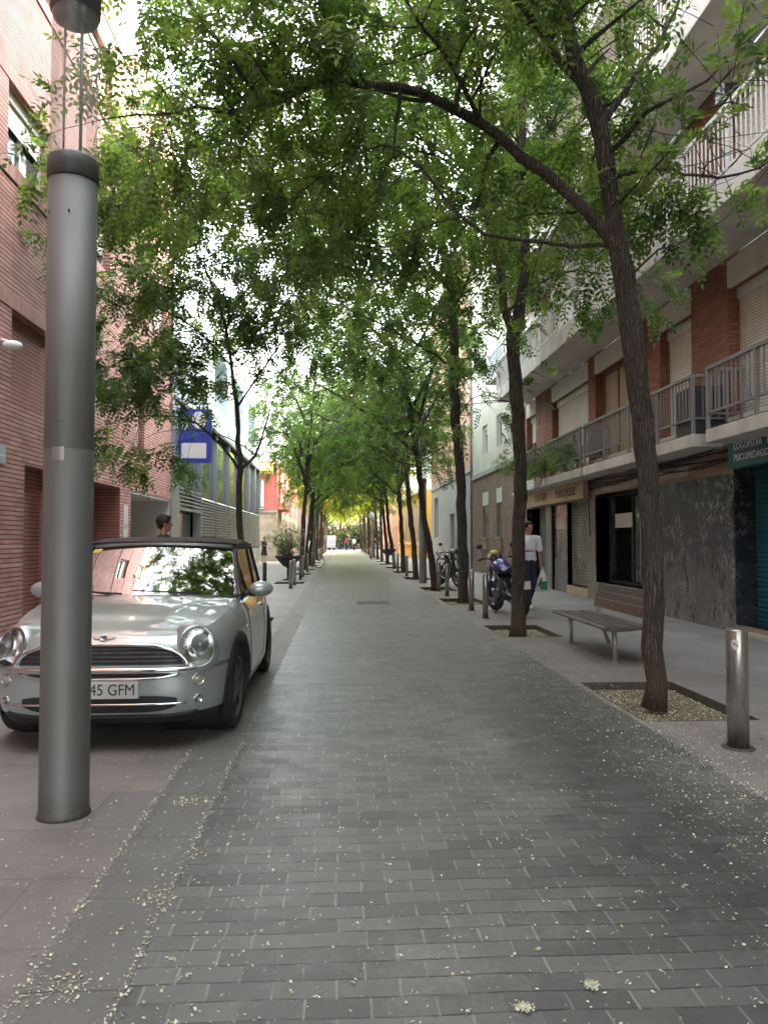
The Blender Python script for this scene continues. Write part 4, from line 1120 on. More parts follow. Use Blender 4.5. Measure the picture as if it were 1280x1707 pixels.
limbs = fill(limbs, 25, (-2.2 - B[0], 0, 7.4), (2.8, 2.2, 2.6), 12, .014)
limbs = fill(limbs, 8, (-3.0 - B[0], -.6, 3.6), (1.1, .9, .7), 13, .012)
limbs = fill(limbs, 5, (-3.7 - B[0], -.5, 5.1), (.6, .8, .8), 14, .012)
def keepL(p):
    x, y, z = p[0] + B[0], p[1] + B[1], p[2] - Z0
    return x > -4.65 and z > (2.35 if x < -2.3 else 3.3 if x < -1.9 else 4.1)
tr, cr, n4 = grow(limbs, 21, 'leafD', bstep=.27, blen=(.5, 1.05), zmin=2.2, tstep=.3, lstep=.085, keep=keepL, leafk=dict(lw=.04, ll=.1, Lmin=.24, Lmax=.34), droop=.7)  # darker leaf material paints in the look of a crown against the light
plant_tree(B[0], B[1], 'slender street tree, leaves coloured dark as if backlit, directly behind the parked silver car', GL, tr, cr)

# --- variants for the rest of the avenue
def variant(seed, lean, mat, lk, bs=.34, nf=14, zm=3.2):
    rs = np.random.RandomState(seed); H = 10.8
    f = 3.6 + rs.uniform(-.3, .5)
    tx = lean * f * .055
    main = [(0, 0, 0), (tx * .25, 0, 1.2), (tx * .6, rs.uniform(-.1, .1), 2.4), (tx, rs.uniform(-.1, .1), f)]
    L = []
    a0 = rs.uniform(-.3, .3)
    top = (tx + lean * .6, rs.uniform(-.3, .3), H * .97)
    main2 = main + [(tx + lean * .15, rs.uniform(-.15, .15), f + 1.9), (tx + lean * .35, rs.uniform(-.2, .2), f + 4.2), top]
    L.append((main2, [.12, .11, .105, .1, .07, .045, .012], .45))
    for (ang, reach, h0) in ((0 + a0, 4.0, 0), (2.2 + a0, 2.0, .5), (-2.1 + a0, 2.1, .3), (1.1, 2.6, .9), (-1.0, 2.6, 1.2), (3.1, 1.7, 1.4), (.3, 3.6, 2.4), (-2.6, 2, 2.8)):
        dx, dy = math.cos(ang), math.sin(ang); b = (tx + lean * .02 * h0, 0, f + h0)
        L.append(([b, (b[0] + dx * reach * .3 * (1 if lean > 0 else -1), dy * reach * .3, b[2] + 1.0), (b[0] + dx * reach * .65 * (1 if lean > 0 else -1), dy * reach * .65, b[2] + 1.9), (b[0] + dx * reach * (1 if lean > 0 else -1), dy * reach, b[2] + 2.5)], [.06, .045, .03, .012], .2))
    L = fill(L, nf, (tx + lean * .4, 0, 6.9), (3.2, 2.9, 3.3), seed + 1)
    kp = lambda p: p[2] > zm and -2.1 < p[0] < 4.6
    tr, cr, n = grow(L, seed, mat, bstep=bs, blen=(.9, 1.6), zmin=zm, tstep=.42, lstep=.14, leafk=lk, keep=kp)
    return tr.mesh('trunk'), cr, n
LK = dict(lw=.05, ll=.12, Lmin=.28, Lmax=.4, pairs=4)
VAR = [variant(31, 1.6, 'leafA', LK), variant(47, .9, 'leafA', LK), variant(59, 2.4, 'leafD', LK)]
VARY = [variant(71, 1.0, 'leafSun', LK, .36, 14, 2.6), variant(83, .5, 'leafSun', LK, .36, 14, 2.6)]
def inst(x, y, v, rz, sc, label, group):
    t = thing('street_tree', label, 'tree', (x, y, -.08), rz, group); t.scale = (sc, sc, sc * 1.02)
    for nm, me in (('trunk', v[0]), ('crown', v[1])):
        o = D.objects.new(nm, me); COL.objects.link(o); o.parent = t
rr = random.Random(9)
for i, (x, y) in enumerate(RTREES[3:]):
    v = VARY[i % 2] if y > 47 else VAR[[2, 0, 1][i % 3]]
    lab = '%s tree in the right-hand row, counted from the photographer' % ORD[i + 3]
    if i == 0: lab = 'fourth tree in the right-hand row, trunk leaning left beside the tall steel lamp post'
    inst(x, y, v, math.pi + rr.uniform(-.35, .35), rr.uniform(.9, 1.05), lab, GR)
for i, (x, y) in enumerate(LTREES[1:]):
    v = VARY[(i + 1) % 2] if y > 45 else VAR[[1, 0, 1][i % 3]]
    lab = '%s tree in the left-hand row, counted from the photographer' % ORD[i + 1]
    if i == 0: lab = 'second tree in the left-hand row, upright trunk beside the iron planter and bollards'
    inst(x, y, v, rr.uniform(-.35, .35), rr.uniform(.88, 1.02), lab, GL)
inst(-2.2, 22.0, (VAR[1][0], VAR[1][1]), 0, .0001, None, None) if False else None
# two trees at and behind the photographer: their branches shade the road and mirror in the car glass
inst(2.7, -1.1, VAR[1], math.pi * .96, .98, 'street tree standing just behind the photographer on the right', GR)
inst(-2.3, -2.4, VAR[1], -.2, .95, 'street tree standing just behind the photographer on the left', GL)
inst(2.7, -12, VAR[0], math.pi, 1.0, 'farthest street tree behind the photographer in the right-hand row', GR)
inst(-1.9, -5.6, VAR[0], .2, 1.0, 'street tree behind the photographer in the left-hand row', GL)
inst(2.7, -6.6, VAR[2], math.pi, 1.0, 'street tree behind the photographer in the right-hand row', GR)
# clipped dark shrubs under them
def shrub(x, y, h, label, sd):
    t = thing('shrub', label, 'shrub', (x, y, -.08), 0, 'dark shrubs at the far end'); rs = np.random.RandomState(sd); P, A = [], []; tr = MB()
    for i in range(46):
        a = rs.uniform(0, 6.28); branch(tr, np.array([rs.normal(0, 1.2), rs.normal(0, .6), rs.uniform(.1, h * .8)]), nz(np.array([math.cos(a), math.sin(a), rs.uniform(.1, .9)])), rs.uniform(.7, 1.5), .02, rs, P, A, .3, .14, .2, .1, None, (.3, .6))
    tr.build('stem', t, local=True); c = D.objects.new('foliage', crown_mesh('foliage', P, A, rs, 'leafD', .3, .5, 4, .09, .2)); COL.objects.link(c); c.parent = t
for i, x in enumerate((-9, -5.8, -2.6, .6, 3.8, 7.0, 10.2)): shrub(x, 118 + (i % 2) * 1.5, 4.0, 'dark shrub closing the far end of the street, %s from the left' % ['first', 'second', 'third', 'fourth', 'fifth', 'sixth', 'seventh'][i], 90 + i)
# dark trees closing the street
for i, (x, y, s) in enumerate(((-7, 128, 1.3), (-2.5, 130, 1.5), (2, 127, 1.4), (6.5, 131, 1.5), (0, 136, 1.8), (-11, 134, 1.7), (11, 136, 1.7))):
    inst(x, y, VAR[2], i * 1.3, s, 'dark tree closing the far end of the street, %s from the left' % ['second', 'third', 'fifth', 'sixth', 'fourth', 'first', 'seventh'][i], 'dark trees at the far end')

# ------------------------------------------------------------------ lamp posts
def lamp_post(x, y, label, sc=1.0):
    t = thing('street_lamp', label, 'street lamp', (x, y, 0), 0, 'tall tubular street lamps')
    r = .122
    p = MB(); p.lathe([(r + .01, 0), (r + .004, .02), (r, .04), (r, 1.86), (r - .0015, 1.864), (r, 1.868), (r, 3.27)], 'lampmetal', 48); po = p.build('pole', t, local=True)
    q = MB(); q.lathe([(r - .002, 3.275), (r + .006, 3.28), (r + .006, 3.385), (r - .0, 3.395), (.03, 3.40)], 'lampcap', 48); q.build('collar', t, local=True)
    q = MB()
    for a in (.8, 3.9): q.tube([(r * .997 * math.cos(a), r * .997 * math.sin(a), 3.08), ((r + .003) * math.cos(a), (r + .003) * math.sin(a), 3.08)], .006, 'raildark', 8)
    q.tube([((r - .004) * math.cos(4.9), (r - .004) * math.sin(4.9), 3.08), ((r + .003) * math.cos(4.9), (r + .003) * math.sin(4.9), 3.08)], .006, 'raildark', 8)
    q.build('screw', po, local=True)
    q = MB()
    q.grid([[((r + .0012) * math.cos(a), (r + .0012) * math.sin(a), z) for a in np.linspace(4.35, 4.85, 9)] for z in (1.80, 1.835, 1.87)], 'alu'); q.build('sticker', po, local=True)
    q = MB(); q.tube([((r + .001) * math.cos(a), (r + .001) * math.sin(a), 2.0) for a in np.linspace(4.4, 4.8, 7)], .003, 'lampcap', 5); q.build('clamp_mark', po, local=True)
    q = MB()   # service hatch seam
    pts_ = [(4.25, .45), (4.95, .45), (4.95, .95), (4.25, .95), (4.25, .45)]; hp = []
    for (a0, z0), (a1, z1) in zip(pts_, pts_[1:]):
        for f in np.linspace(0, 1, 9)[:-1]: a = a0 + (a1 - a0) * f - 2.5; hp.append(((r + .0004) * math.cos(a), (r + .0004) * math.sin(a), z0 + (z1 - z0) * f))
    hp.append(hp[0]); q.tube(hp, .0016, 'black', 4); q.build('hatch_seam', po, local=True)
    q = MB(); q.lathe([(r - .006, 3.39), (r - .006, 4.22)], 'lampglass', 48, close=False); q.build('glass_tube', t, local=True)
    for k, (a, rr_) in enumerate(((-.5, .008), (1.2, .008), (3.6, .006))):
        q = MB(); q.tube([(.05 * math.cos(a), .05 * math.sin(a), 3.39), (.05 * math.cos(a), .05 * math.sin(a), 4.2)], rr_, 'alu', 8); q.build('inner_rod', t, local=True)
    q = MB(); q.lathe([(.06, 4.13), (r - .012, 4.15), (r - .012, 4.17), (r + .004, 4.185), (r + .004, 4.72), (r - .02, 4.76), (.01, 4.77)], 'lampcap', 48); q.build('head', t, local=True)
    return t
lamp_post(-1.40, 4.06, 'tall steel tube street lamp in front of the silver car, left foreground')
lamp_post(2.70, 24.9, 'pale steel tube street lamp beside the fourth tree in the right-hand row')
lamp_post(2.55, 60, 'far steel tube street lamp in the right-hand row with a round sign')
lamp_post(-1.5, 44.5, 'far steel tube street lamp in the left-hand row behind the planter')
rs_ = MB(); Mx = Matrix.Translation((2.55, 59.83, 3.25)) @ Matrix.Rotation(R(90), 4, 'X')
rs_.lathe([(.34, -.01), (.34, .01)], 'alu', 28, Mx); rs_.lathe([(.3, .011), (.3, .014)], 'panelblue', 28, Mx)
rs_ = rs_.build('round_sign'); tag(rs_, 'grey back of a round traffic sign on the far right-hand lamp', 'traffic sign')

# ------------------------------------------------------------------ bollards
def make_bollard(r=.07, h=.80, mat='steel'):
    t = thing('bollard', 'x', 'bollard', (0, 0, 0), 0, 'steel bollards along the road edge')
    p = MB(); p.lathe([(r, 0), (r, h - .012), (r - .004, h - .004), (r - .012, h), (.004, h + .001)], mat, 32); p.build('post', t, local=True)
    q = MB(); q.lathe([(r + .035, 0), (r + .035, .006), (r + .03, .010), (r, .012)], 'pitedge', 32); q.build('base_ring', t, local=True)
    return t
nearb = make_bollard(); nearb.location = (2.68, 5.08, 0); tag(nearb, 'nearest steel bollard with a round white sticker, right foreground', 'bollard')
q = MB(); pts = []
for i in range(9):
    pts.append([( -math.sin(a) * .0712 * 0 + .0712 * math.cos(a), .0712 * math.sin(a), .70 + dz) for a, dz in ((R(212 + 5.2 * i), -math.sqrt(max(0, 1 - ((i - 4) / 4.0) ** 2)) * .034), (R(212 + 5.2 * i), math.sqrt(max(0, 1 - ((i - 4) / 4.0) ** 2)) * .034))])
q.grid(pts, 'paper'); q.tube([(.0722 * math.cos(R(222 + 6 * i)), .0722 * math.sin(R(222 + 6 * i)), .70 + .012 * math.sin(i * 1.3)) for i in range(5)], .003, 'ink', 4)
q.build('sticker', nearb, local=True)
pb = make_bollard(.052, .80)
RB = [(2.60, 13.64, 'steel bollard right of the pair by the motorbike wheel'), (2.61, 15.16, 'steel bollard left of the pair by the motorbike wheel'),
      (2.67, 19.05, 'steel bollard in front of the black scooter, right of the leaning trunk'), (2.69, 20.83, 'steel bollard touching the leaning trunk of the fourth tree'),
      (2.57, 29.4, 'short steel bollard between the fifth and sixth right-hand trees'), (2.62, 34.6, 'steel bollard right of the far pair by the right-hand planter'), (2.62, 36.9, 'steel bollard left of the far pair by the right-hand planter'),
      (2.3, 58, 'thin far bollard at the foot of the lamp with the round sign'), (2.3, 55.5, 'far bollard just right of the lamp with the round sign')]
LB = [(-1.40, 22.3, 'steel bollard in front of the iron planter, nearest in its row'), (-1.385, 23.9, 'second steel bollard in the row by the iron planter'), (-1.38, 27.4, 'third steel bollard in the row by the iron planter'),
      (-1.38, 29.2, 'fourth steel bollard in the row by the iron planter'), (-1.38, 33.5, 'fifth steel bollard in the row by the iron planter'), (-1.38, 39.5, 'sixth steel bollard in the left row, beside the bicycle'),
      (-1.35, 51.0, 'far left bollard nearest of the last group of four'), (-1.35, 53.0, 'far left bollard second of the last group of four'), (-1.35, 56.5, 'far left bollard third of the last group of four'), (-1.35, 59, 'far left bollard farthest of the last group of four')]
for i, (x, y, lab) in enumerate(RB + LB):
    o = pb if i == 0 else copy_tree(pb); o.location = (x, y, 0); o['label'] = lab; o.rotation_euler.z = i
db = make_bollard(.06, .72, 'raildark'); db.location = (-2.26, 23.5, 0); tag(db, 'black bollard just beyond the car door mirror', 'bollard')

# ------------------------------------------------------------------ bench
bt = thing('park_bench', 'wooden slatted bench on cast metal legs beneath the nearest tree', 'bench', (3.2, 9.5, 0))
by0, by1 = 8.44, 10.52
for k, (x0, x1) in enumerate(((2.93, 3.11), (3.122, 3.302), (3.314, 3.49))):
    q = MB(); dz = (0.0, -.006, -.002)[k]
    sec = [(x0, .395 + dz), (x1, .395 + dz), (x1, .43 + dz), (x0 + (.03 if k == 0 else 0), .432 + dz), (x0, .415 + dz)]
    q.prism(sec, by0, by1, 'wood', Matrix(((1, 0, 0, 0), (0, 0, 1, 0), (0, 1, 0, 0), (0, 0, 0, 1)))); q.build('seat_plank', bt, bevel=.006)
for k, (z0, z1, xa, xb, mt) in enumerate(((.49, .605, 3.515, 3.54, 'woodred'), (.617, .70, 3.543, 3.565, 'wood'), (.712, .80, 3.567, 3.59, 'wood'))):
    q = MB(); sec = [(xa, z0), (xa + .03, z0 - .004), (xb + .03, z1 - .004), (xb, z1)]
    q.prism(sec, by0, by1, mt, Matrix(((1, 0, 0, 0), (0, 0, 1, 0), (0, 1, 0, 0), (0, 0, 0, 1)))); q.build('back_plank', bt, bevel=.006)
for y in (8.66, 10.32):
    q = MB()
    q.tube([(3.14, y, 0), (3.14, y, .2), (3.13, y, .36)], [.028, .024, .034], 'castalu', 10)
    q.tube([(2.98, y, .385), (3.13, y, .365), (3.3, y, .375), (3.44, y, .385)], [.012, .024, .022, .02], 'castalu', 8)
    q.tube([(3.66, y, 0), (3.56, y, .25), (3.50, y, .40), (3.555, y, .55), (3.61, y, .78)], [.026, .023, .026, .02, .012], 'castalu', 8)
    q.tube([(3.15, y, .012), (3.15, y, .0)], [.045, .045], 'castalu', 10)
    q.build('leg', bt)

# ------------------------------------------------------------------ planters
def planter(x, y, label, bush=True, r=.42, sd=1):
    t = thing('planter', label, 'planter', (x, y, 0), 0, 'iron street planters')
    q = MB(); q.lathe([(.2, .0), (.21, .03), (.06, .05), (.05, .42), (.2, .5), (r, .80), (r + .02, .81), (r + .02, .84), (r - .02, .84), (r - .05, .78)], 'terracotta', 28); q.build('bowl', t, local=True)
    rs = np.random.RandomState(sd); tr = MB(); P = []; A = []
    for i in range(26 if bush else 8):
        a = rs.uniform(0, 6.28); d = np.array([math.cos(a) * .55, math.sin(a) * .55, rs.uniform(.5, 1.3)]); d /= np.linalg.norm(d)
        branch(tr, np.array([rs.uniform(-.12, .12), rs.uniform(-.12, .12), .78]), d, rs.uniform(.55, 1.0) if bush else .35, .012, rs, P, A, .14, .05, .1, .8, None, (.12, .28))
    tr.build('stem', t, local=True)
    c = D.objects.new('foliage', crown_mesh('foliage', P, A, rs, 'olive' if bush else 'leafD', .08, .14, 3, .018, .05)); COL.objects.link(c); c.parent = t
planter(-1.78, 27.0, 'black iron bowl planter with a silvery olive bush on the left', True, .46, 3)
planter(2.95, 46.5, 'low iron bowl planter in the right-hand tree row', False, .5, 4)

# ------------------------------------------------------------------ manhole
q = MB(); q.box(.38, 1.1, 16.8, 17.6, -.01, .004, 'manhole')
for i in range(6): q.box(.44 + i * .11, .49 + i * .11, 16.86, 17.54, .004, .007, 'manhole')
q = q.build('manhole_cover'); tag(q, 'square dark iron cover set in the road ahead', 'manhole cover')

# ------------------------------------------------------------------ the car
def make_car(cx, yf):
    car = thing('parked_car', 'small silver convertible with black soft top parked behind the lamp post', 'car', (cx, yf + 1.8, 0))
    HL, W, NE = 1.81, .845, 5.0
    MC = Matrix.Translation((cx, yf, 0))
    def wx(v):      # half width of plan outline at v from nose
        t = min(1, abs(v - HL) / HL); return W * (1 - t ** NE) ** (1 / NE)
    def interp(t, xs, ys): return float(np.interp(t, xs, ys))
    def zt(v): return interp(v, [0, .08, .2, .4, .7, 1.1, 2.0, 3.0, 3.4, 3.62], [.745, .765, .79, .825, .872, .925, .945, .955, .93, .88])
    def lean(z): return interp(z, [.17, .26, .34, .50, .548, .56, .62, .70, .76, .82, .95], [.07, .015, 0, 0, -.012, .012, .022, .04, .07, .12, .2])
    def ins(t): return interp(t, [0, .1, .22, .38, .6, .75, .86, .94, 1.0], [.05, .015, .004, 0, .004, .016, .04, .07, .105])
    # arc-length-even half outline, nose centre -> tail centre
    ph = np.linspace(0, math.pi, 4001); xs = W * np.abs(np.sin(ph)) ** (2 / NE); vs = HL - HL * np.sign(np.cos(ph)) * np.abs(np.cos(ph)) ** (2 / NE)
    s = np.concatenate([[0], np.cumsum(np.hypot(np.diff(xs), np.diff(vs)))]); M_ = 150
    ss = np.linspace(0, s[-1], M_ + 1); hx = np.interp(ss, s, xs); hv = np.interp(ss, s, vs)
    ts = [0, .03, .07, .12, .18, .25, .32, .40, .47, .52, .56, .61, .66, .71, .76, .81, .86, .90, .94, .97, 1.0]
    def P(i, t):
        x, v = hx[i], hv[i]; z1 = zt(v); z = .18 + t * (z1 - .18); d = ins(t)
        k = (HL - v) / HL; wf = max(0, min(1, (abs(k) - .74) / .2)); wf = wf * wf * (3 - 2 * wf)
        v2 = HL - (HL - v) * (HL - d * .35) / HL + (lean(z) * wf if k > 0 else -lean(z) * wf * .8)
        return (x * (W - d) / W, v2, z)
    body = MB(); V = []
    for t in ts:
        V.append([P(i, t) for i in range(M_ + 1)] + [(-P(i, t)[0], P(i, t)[1], P(i, t)[2]) for i in range(M_ - 1, 0, -1)])
    NR = len(V[0]); wheels_v = (.715, 3.18); WR = .345
    allv = [p for r_ in V for p in r_]; fp, fb = [], []
    for a in range(len(ts) - 1):
        for b in range(NR):
            b2 = (b + 1) % NR; q = (a * NR + b, a * NR + b2, (a + 1) * NR + b2, (a + 1) * NR + b)
            c = np.mean([allv[k] for k in q], axis=0)
            if abs(c[0]) > .5 and any(math.hypot(c[1] - wv, c[2] - .31) < WR for wv in wheels_v): continue
            (fb if c[2] < .245 else fp).append(q)
    vo = len(body.v)
    body.add(allv, fp, 'carpaint', True); body.f += [tuple(k + vo for k in q) for q in fb]; body.m += [body._mi('plastic')] * len(fb); body.s += [True] * len(fb)
    # bonnet and deck closing surface
    rows = []
    for i in range(0, M_ + 1):
        x, v, z = P(i, 1.0); cr = interp(v, [0, .2, .6, 1.1, 1.3, 3.2, 3.6], [.028, .042, .05, .045, .0, .0, .02]) * (x / .74) ** 2
        rows.append([(x * s_, v + (0.0), z + cr * (1 - s_ ** 2) + (.012 * math.exp(-((abs(s_) - .55) / .1) ** 2) if .25 < v < 1.05 and x > .6 else 0)) for s_ in np.linspace(-1, 1, 31)])
    iw = next(i for i in range(M_) if P(i, 1)[1] > 1.13); ir = next(i for i in range(M_) if P(i, 1)[1] > 3.2)
    body.grid(rows[:iw + 1], 'carpaint'); body.grid(rows[iw:ir + 1], 'plastic'); body.grid(rows[ir:], 'carpaint')
    body.v = [tuple(MC @ Vector(p)) for p in body.v]
    bo = body.build('body', car)
    # surface helpers for nose details
    def nose(x, z, off=.0):
        """v of the fascia at lateral x, height z (front)"""
        t = (z - .18) / (.76 - .18); d = ins(max(0, min(1, t)))
        xx = min(abs(x) * W / (W - d), W * .999); k = (1 - (xx / W) ** NE) ** (1 / NE)
        wf = max(0, min(1, (k - .74) / .2)); wf = wf * wf * (3 - 2 * wf)
        return HL - HL * k * (HL - d * .35) / HL + lean(z) * wf - off
    def pt(x, z, off): return tuple(MC @ Vector((x, nose(x, z, off), z)))
    def patch(name, top, bot, mat, off, xr, n=40, parent=bo, rows_=5, smooth=True):
        q = MB(); G = []
        for k in range(n + 1):
            x = -xr + 2 * xr * k / n; a, b = bot(x), top(x)
            G.append([pt(x, a + (b - a) * j / rows_, off) for j in range(rows_ + 1)])
        q.grid(G, mat, smooth); return q.build(name, parent)
    # grille: opening, slats, chrome surround
    gx = .56
    gt = lambda x: .575 + .125 * max(0, 1 - (abs(x) / gx) ** 5.0) ** .62 - .012 * (x / gx) ** 2
    gb_ = lambda x: .574
    gr = patch('grille', gt, gb_, 'plastic', .006, gx)
    for k in range(4):
        z = .598 + k * .026; q = MB(); xr = gx * (.93 - .05 * k * k / 3)
        q.tube([pt(-xr + 2 * xr * i / 30, z, .010) for i in range(31)], .004, 'engine', 6); q.build('slat', gr)
    q = MB(); xs_ = [-gx * math.cos(math.pi * i / 60) for i in range(61)]
    q.tube([pt(x, gt(x) + .004, .014) for x in xs_], .015, 'chrome', 8); q.build('grille_surround', gr)
    # bumper strip (chrome), upper slot, lower intake
    q = MB(); G = []
    for k in range(71):
        x = -.80 + 1.6 * k / 70; G.append([pt(x, z, o) for z, o in ((.528, .002), (.532, .016), (.553, .018), (.560, .006))])
    q.grid(G, 'chrome'); q.build('bumper_strip', bo)
    s1 = patch('bumper_slot', lambda x: .522, lambda x: .495 + .02 * (abs(x) / .46) ** 6, 'plastic', .004, .46)
    q = MB(); q.tube([pt(-.52 + 1.04 * i / 40, .484 + .034 * (abs(-.52 + 1.04 * i / 40) / .52) ** 5, .006) for i in range(41)], .010, 'chrome', 8); q.build('trim', s1)
    li_ = patch('lower_intake', lambda x: .375 - .02 * (abs(x) / .5) ** 8, lambda x: .262 + .045 * (abs(x) / .5) ** 6, 'plastic', .004, .50)
    q = MB(); q.tube([pt(-.56 + 1.12 * i / 30, .322, .02) for i in range(31)], .008, 'chrome', 8); q.build('trim', li_)
    q = MB(); q.tube([pt(-.62 + 1.24 * i / 30, .232 + .02 * (abs(-.62 + 1.24 * i / 30) / .62) ** 4, .006) for i in range(31)], .012, 'plastic', 8); q.build('lip', bo)
    # number plate
    q = MB(); v0 = nose(0, .42, .022); q.box(cx - .26, cx + .26, yf + v0 - .006, yf + v0 + .03, .362, .472, 'plate')
    npl = q.build('number_plate', bo, bevel=.004)
    q = MB(); q.box(cx - .255, cx - .215, yf + v0 - .0075, yf + v0 - .006, .366, .468, 'blue'); q.build('blue_band', npl)
    q = MB()
    MT = Matrix.Translation((cx - .052, yf + v0 - .0068, .386)) @ Matrix.Rotation(R(90), 4, 'X')
    text_into(q, '45 GFM', .104, MT, 'black', .0006, sx=.86); q.build('lettering', npl)
    for x in (-.265, .265):
        pass
    # fog and indicator lamps
    for x in (-.625, .625):
        for z, r_, mt in ((.468, .037, 'amber'), (.338, .026, 'lens')):
            c = Vector(pt(x, z, .0)); nrm = Vector((.45 * math.copysign(1, x), -1, 0)).normalized()
            Mx = Matrix.Translation(c) @ nrm.to_track_quat('Z', 'Y').to_matrix().to_4x4()
            q = MB(); q.lathe([(r_ + .006, -.02), (r_ + .006, .010), (r_, .014), (r_ - .003, .008)], 'chrome', 24, Mx); q.lathe([(r_ - .003, .004), (r_ * .7, .012), (.002, .016)], mt, 24, Mx)
            q.lathe([(r_ - .004, -.03), (.004, -.03)], 'reflector', 20, Mx)
            q.build('fog_light' if r_ < .03 else 'indicator', bo)
    # headlights
    for sx in (-1, 1):
        nrm = Vector((.40 * sx, -1, .42)).normalized()
        c = MC @ Vector((sx * .610, nose(.610, .66, 0) - .005, .675))
        upv = (Vector((0, 0, 1)) - nrm * nrm.z).normalized(); xv = upv.cross(nrm).normalized()
        Mx = Matrix.Translation(c) @ Matrix(((xv.x, upv.x, nrm.x, 0), (xv.y, upv.y, nrm.y, 0), (xv.z, upv.z, nrm.z, 0), (0, 0, 0, 1))) @ Matrix.Diagonal((.90, 1.06, 1, 1))
        h = MB(); a = .132
        h.lathe([(a + .075, -.17), (a + .055, -.09), (a + .032, -.03), (a + .014, .010), (a + .004, .016)], 'carpaint', 48, Mx); ho = h.build('headlight', bo)
        q = MB(); q.lathe([(a + .008, .008), (a + .006, .018), (a - .001, .023), (a - .008, .019), (a - .009, .008)], 'chrome', 48, Mx, close=False); q.build('chrome_ring', ho)
        q = MB(); q.lathe([(a - .008, .015), (a * .8, -.02), (a * .5, -.055), (.003, -.065)], 'reflector', 40, Mx); q.build('reflector', ho)
        q = MB()
        for bx, by_, br in ((0, .035, .045), (-.042, -.045, .034), (.042, -.045, .034)):
            M3 = Mx @ Matrix.Translation((bx, by_, -.03)); q.lathe([(br, -.02), (br, .012), (br - .005, .014), (br - .008, .0), (.002, -.01)], 'chrome', 24, M3)
            q.ell(tuple((M3 @ Vector((0, 0, .004)))), (br * .42,) * 3, 'reflector', nu=12, nv=8)
        q.build('bulb_housing', ho)
        q = MB(); q.lathe([(a - .012, .018), (a * .82, .034), (a * .5, .047), (a * .2, .052), (.001, .053)], 'lens', 40, Mx); q.build('lens', ho)
    # badge: roundel with wings
    q = MB(); bx, bz = 0, .742; v0 = nose(0, .742, 0)
    Mx = Matrix.Translation(MC @ Vector((0, v0 - .002, .745))) @ Matrix.Rotation(R(62), 4, 'X')
    q.lathe([(.024, -.004), (.024, .006), (.018, .008), (.017, .004)], 'chrome', 24, Mx); q.lathe([(.017, .003), (.002, .005)], 'black', 20, Mx)
    for sx in (-1, 1):
        q.prism([(sx * .024, -.012), (sx * .062, -.004), (sx * .078, .012), (sx * .05, .011), (sx * .022, .012)][::sx], .001, .004, 'chrome', Mx)
    q.build('badge', bo)
    # bonnet furniture: vents, washer jets, shut line
    def hood(x, v, off=0.0):
        i = int(np.argmin([abs(P(k, 1)[1] - v) for k in range(M_)])); X0, v0_, z0 = P(i, 1); s_ = x / X0
        cr = interp(v, [0, .2, .6, 1.1, 1.3], [.028, .042, .05, .045, 0]) * (X0 / .74) ** 2
        return Vector((x, v, zt(v) + cr * (1 - s_ * s_) + off))
    for sx in (-1, 1):
        q = MB(); a = [MC @ hood(sx * (.24 + .36 * i / 8), 1.045 + .06 * (i / 8) ** 2, .003) for i in range(9)]; b_ = [p + Vector((0, .035, .004)) for p in a]
        q.grid([list(a), list(b_)], 'plastic'); q.build('vent', bo)
        q = MB(); q.ell(tuple(MC @ hood(sx * .34, .93, .004)), (.012, .014, .008), 'plastic', nu=10, nv=6); q.build('washer_jet', bo)
    q = MB()
    for sx in (-1, 1):     # bonnet shut line curving round above the bumper
        q.tube([pt(sx * (.60 + .16 * t), .566 + .0 * t, .002) for t in np.linspace(0, 1, 8)], .0025, 'black', 4)
    q.build('shut_line', bo)
    # wheel arches
    def bodyx(v, z):
        d = ins(max(0, min(1, (z - .18) / (zt(v) - .18)))); return wx(v) * (W - d) / W
    for wv in wheels_v:
        for sx in (-1, 1):
            q = MB(); G = []
            for i in range(37):
                a = math.pi * (-.13 + 1.26 * i / 36); row = []
                for r_, o in ((.315, -.10), (.325, .012), (.335, .022), (.392, .018), (.402, .004)):
                    v = wv - r_ * math.cos(a); z = .31 + r_ * math.sin(a)
                    bx_ = bodyx(wv - .40 * math.cos(a), max(.2, .31 + .40 * math.sin(a))); bx2 = bodyx(wv, .6)
                    row.append(tuple(MC @ Vector((sx * (max(bx_, bx2 - .075) + o), v, max(z, .17)))))
                G.append(row)
            q.grid(G, 'plastic'); q.build('wheel_arch', bo)
            # dark inner well
            q = MB(); Mw = MC @ Matrix.Translation((sx * .52, wv, .33)) @ Matrix.Rotation(R(90), 4, 'Y')
            q.lathe([(.35, -.24 if sx > 0 else -.02), (.35, .24 if sx < 0 else .27)] if False else [(.345, -.2), (.345, .2)], 'dark', 28, Mw); q.build('wheel_well', bo)
    # wheels
    def wheel(x, v, steer):
        w_ = D.objects.new('wheel', None); sx = 1 if x > 0 else -1
        Mw = MC @ Matrix.Translation((x, v, .305)) @ Matrix.Rotation(steer, 4, 'Z') @ Matrix.Rotation(R(90) * sx, 4, 'Y')
        q = MB(); q.lathe([(.215, -.085), (.27, -.095), (.297, -.085), (.305, -.06), (.305, .06), (.297, .085), (.27, .097), (.222, .088), (.215, .07)], 'rubber', 56, Mw, close=False)
        for k in (-.045, -.015, .015, .045): q.lathe([(.3062, k - .004), (.3062, k + .004)], 'black', 56, Mw, close=False)
        wo = q.build('wheel', car)
        q = MB(); q.lathe([(.222, .088), (.214, .094), (.205, .085), (.195, -.06), (.08, -.07), (.003, -.07)], 'alloy', 48, Mw, close=False)
        q.lathe([(.055, .03), (.055, .062), (.04, .07), (.003, .072)], 'alloy', 24, Mw)
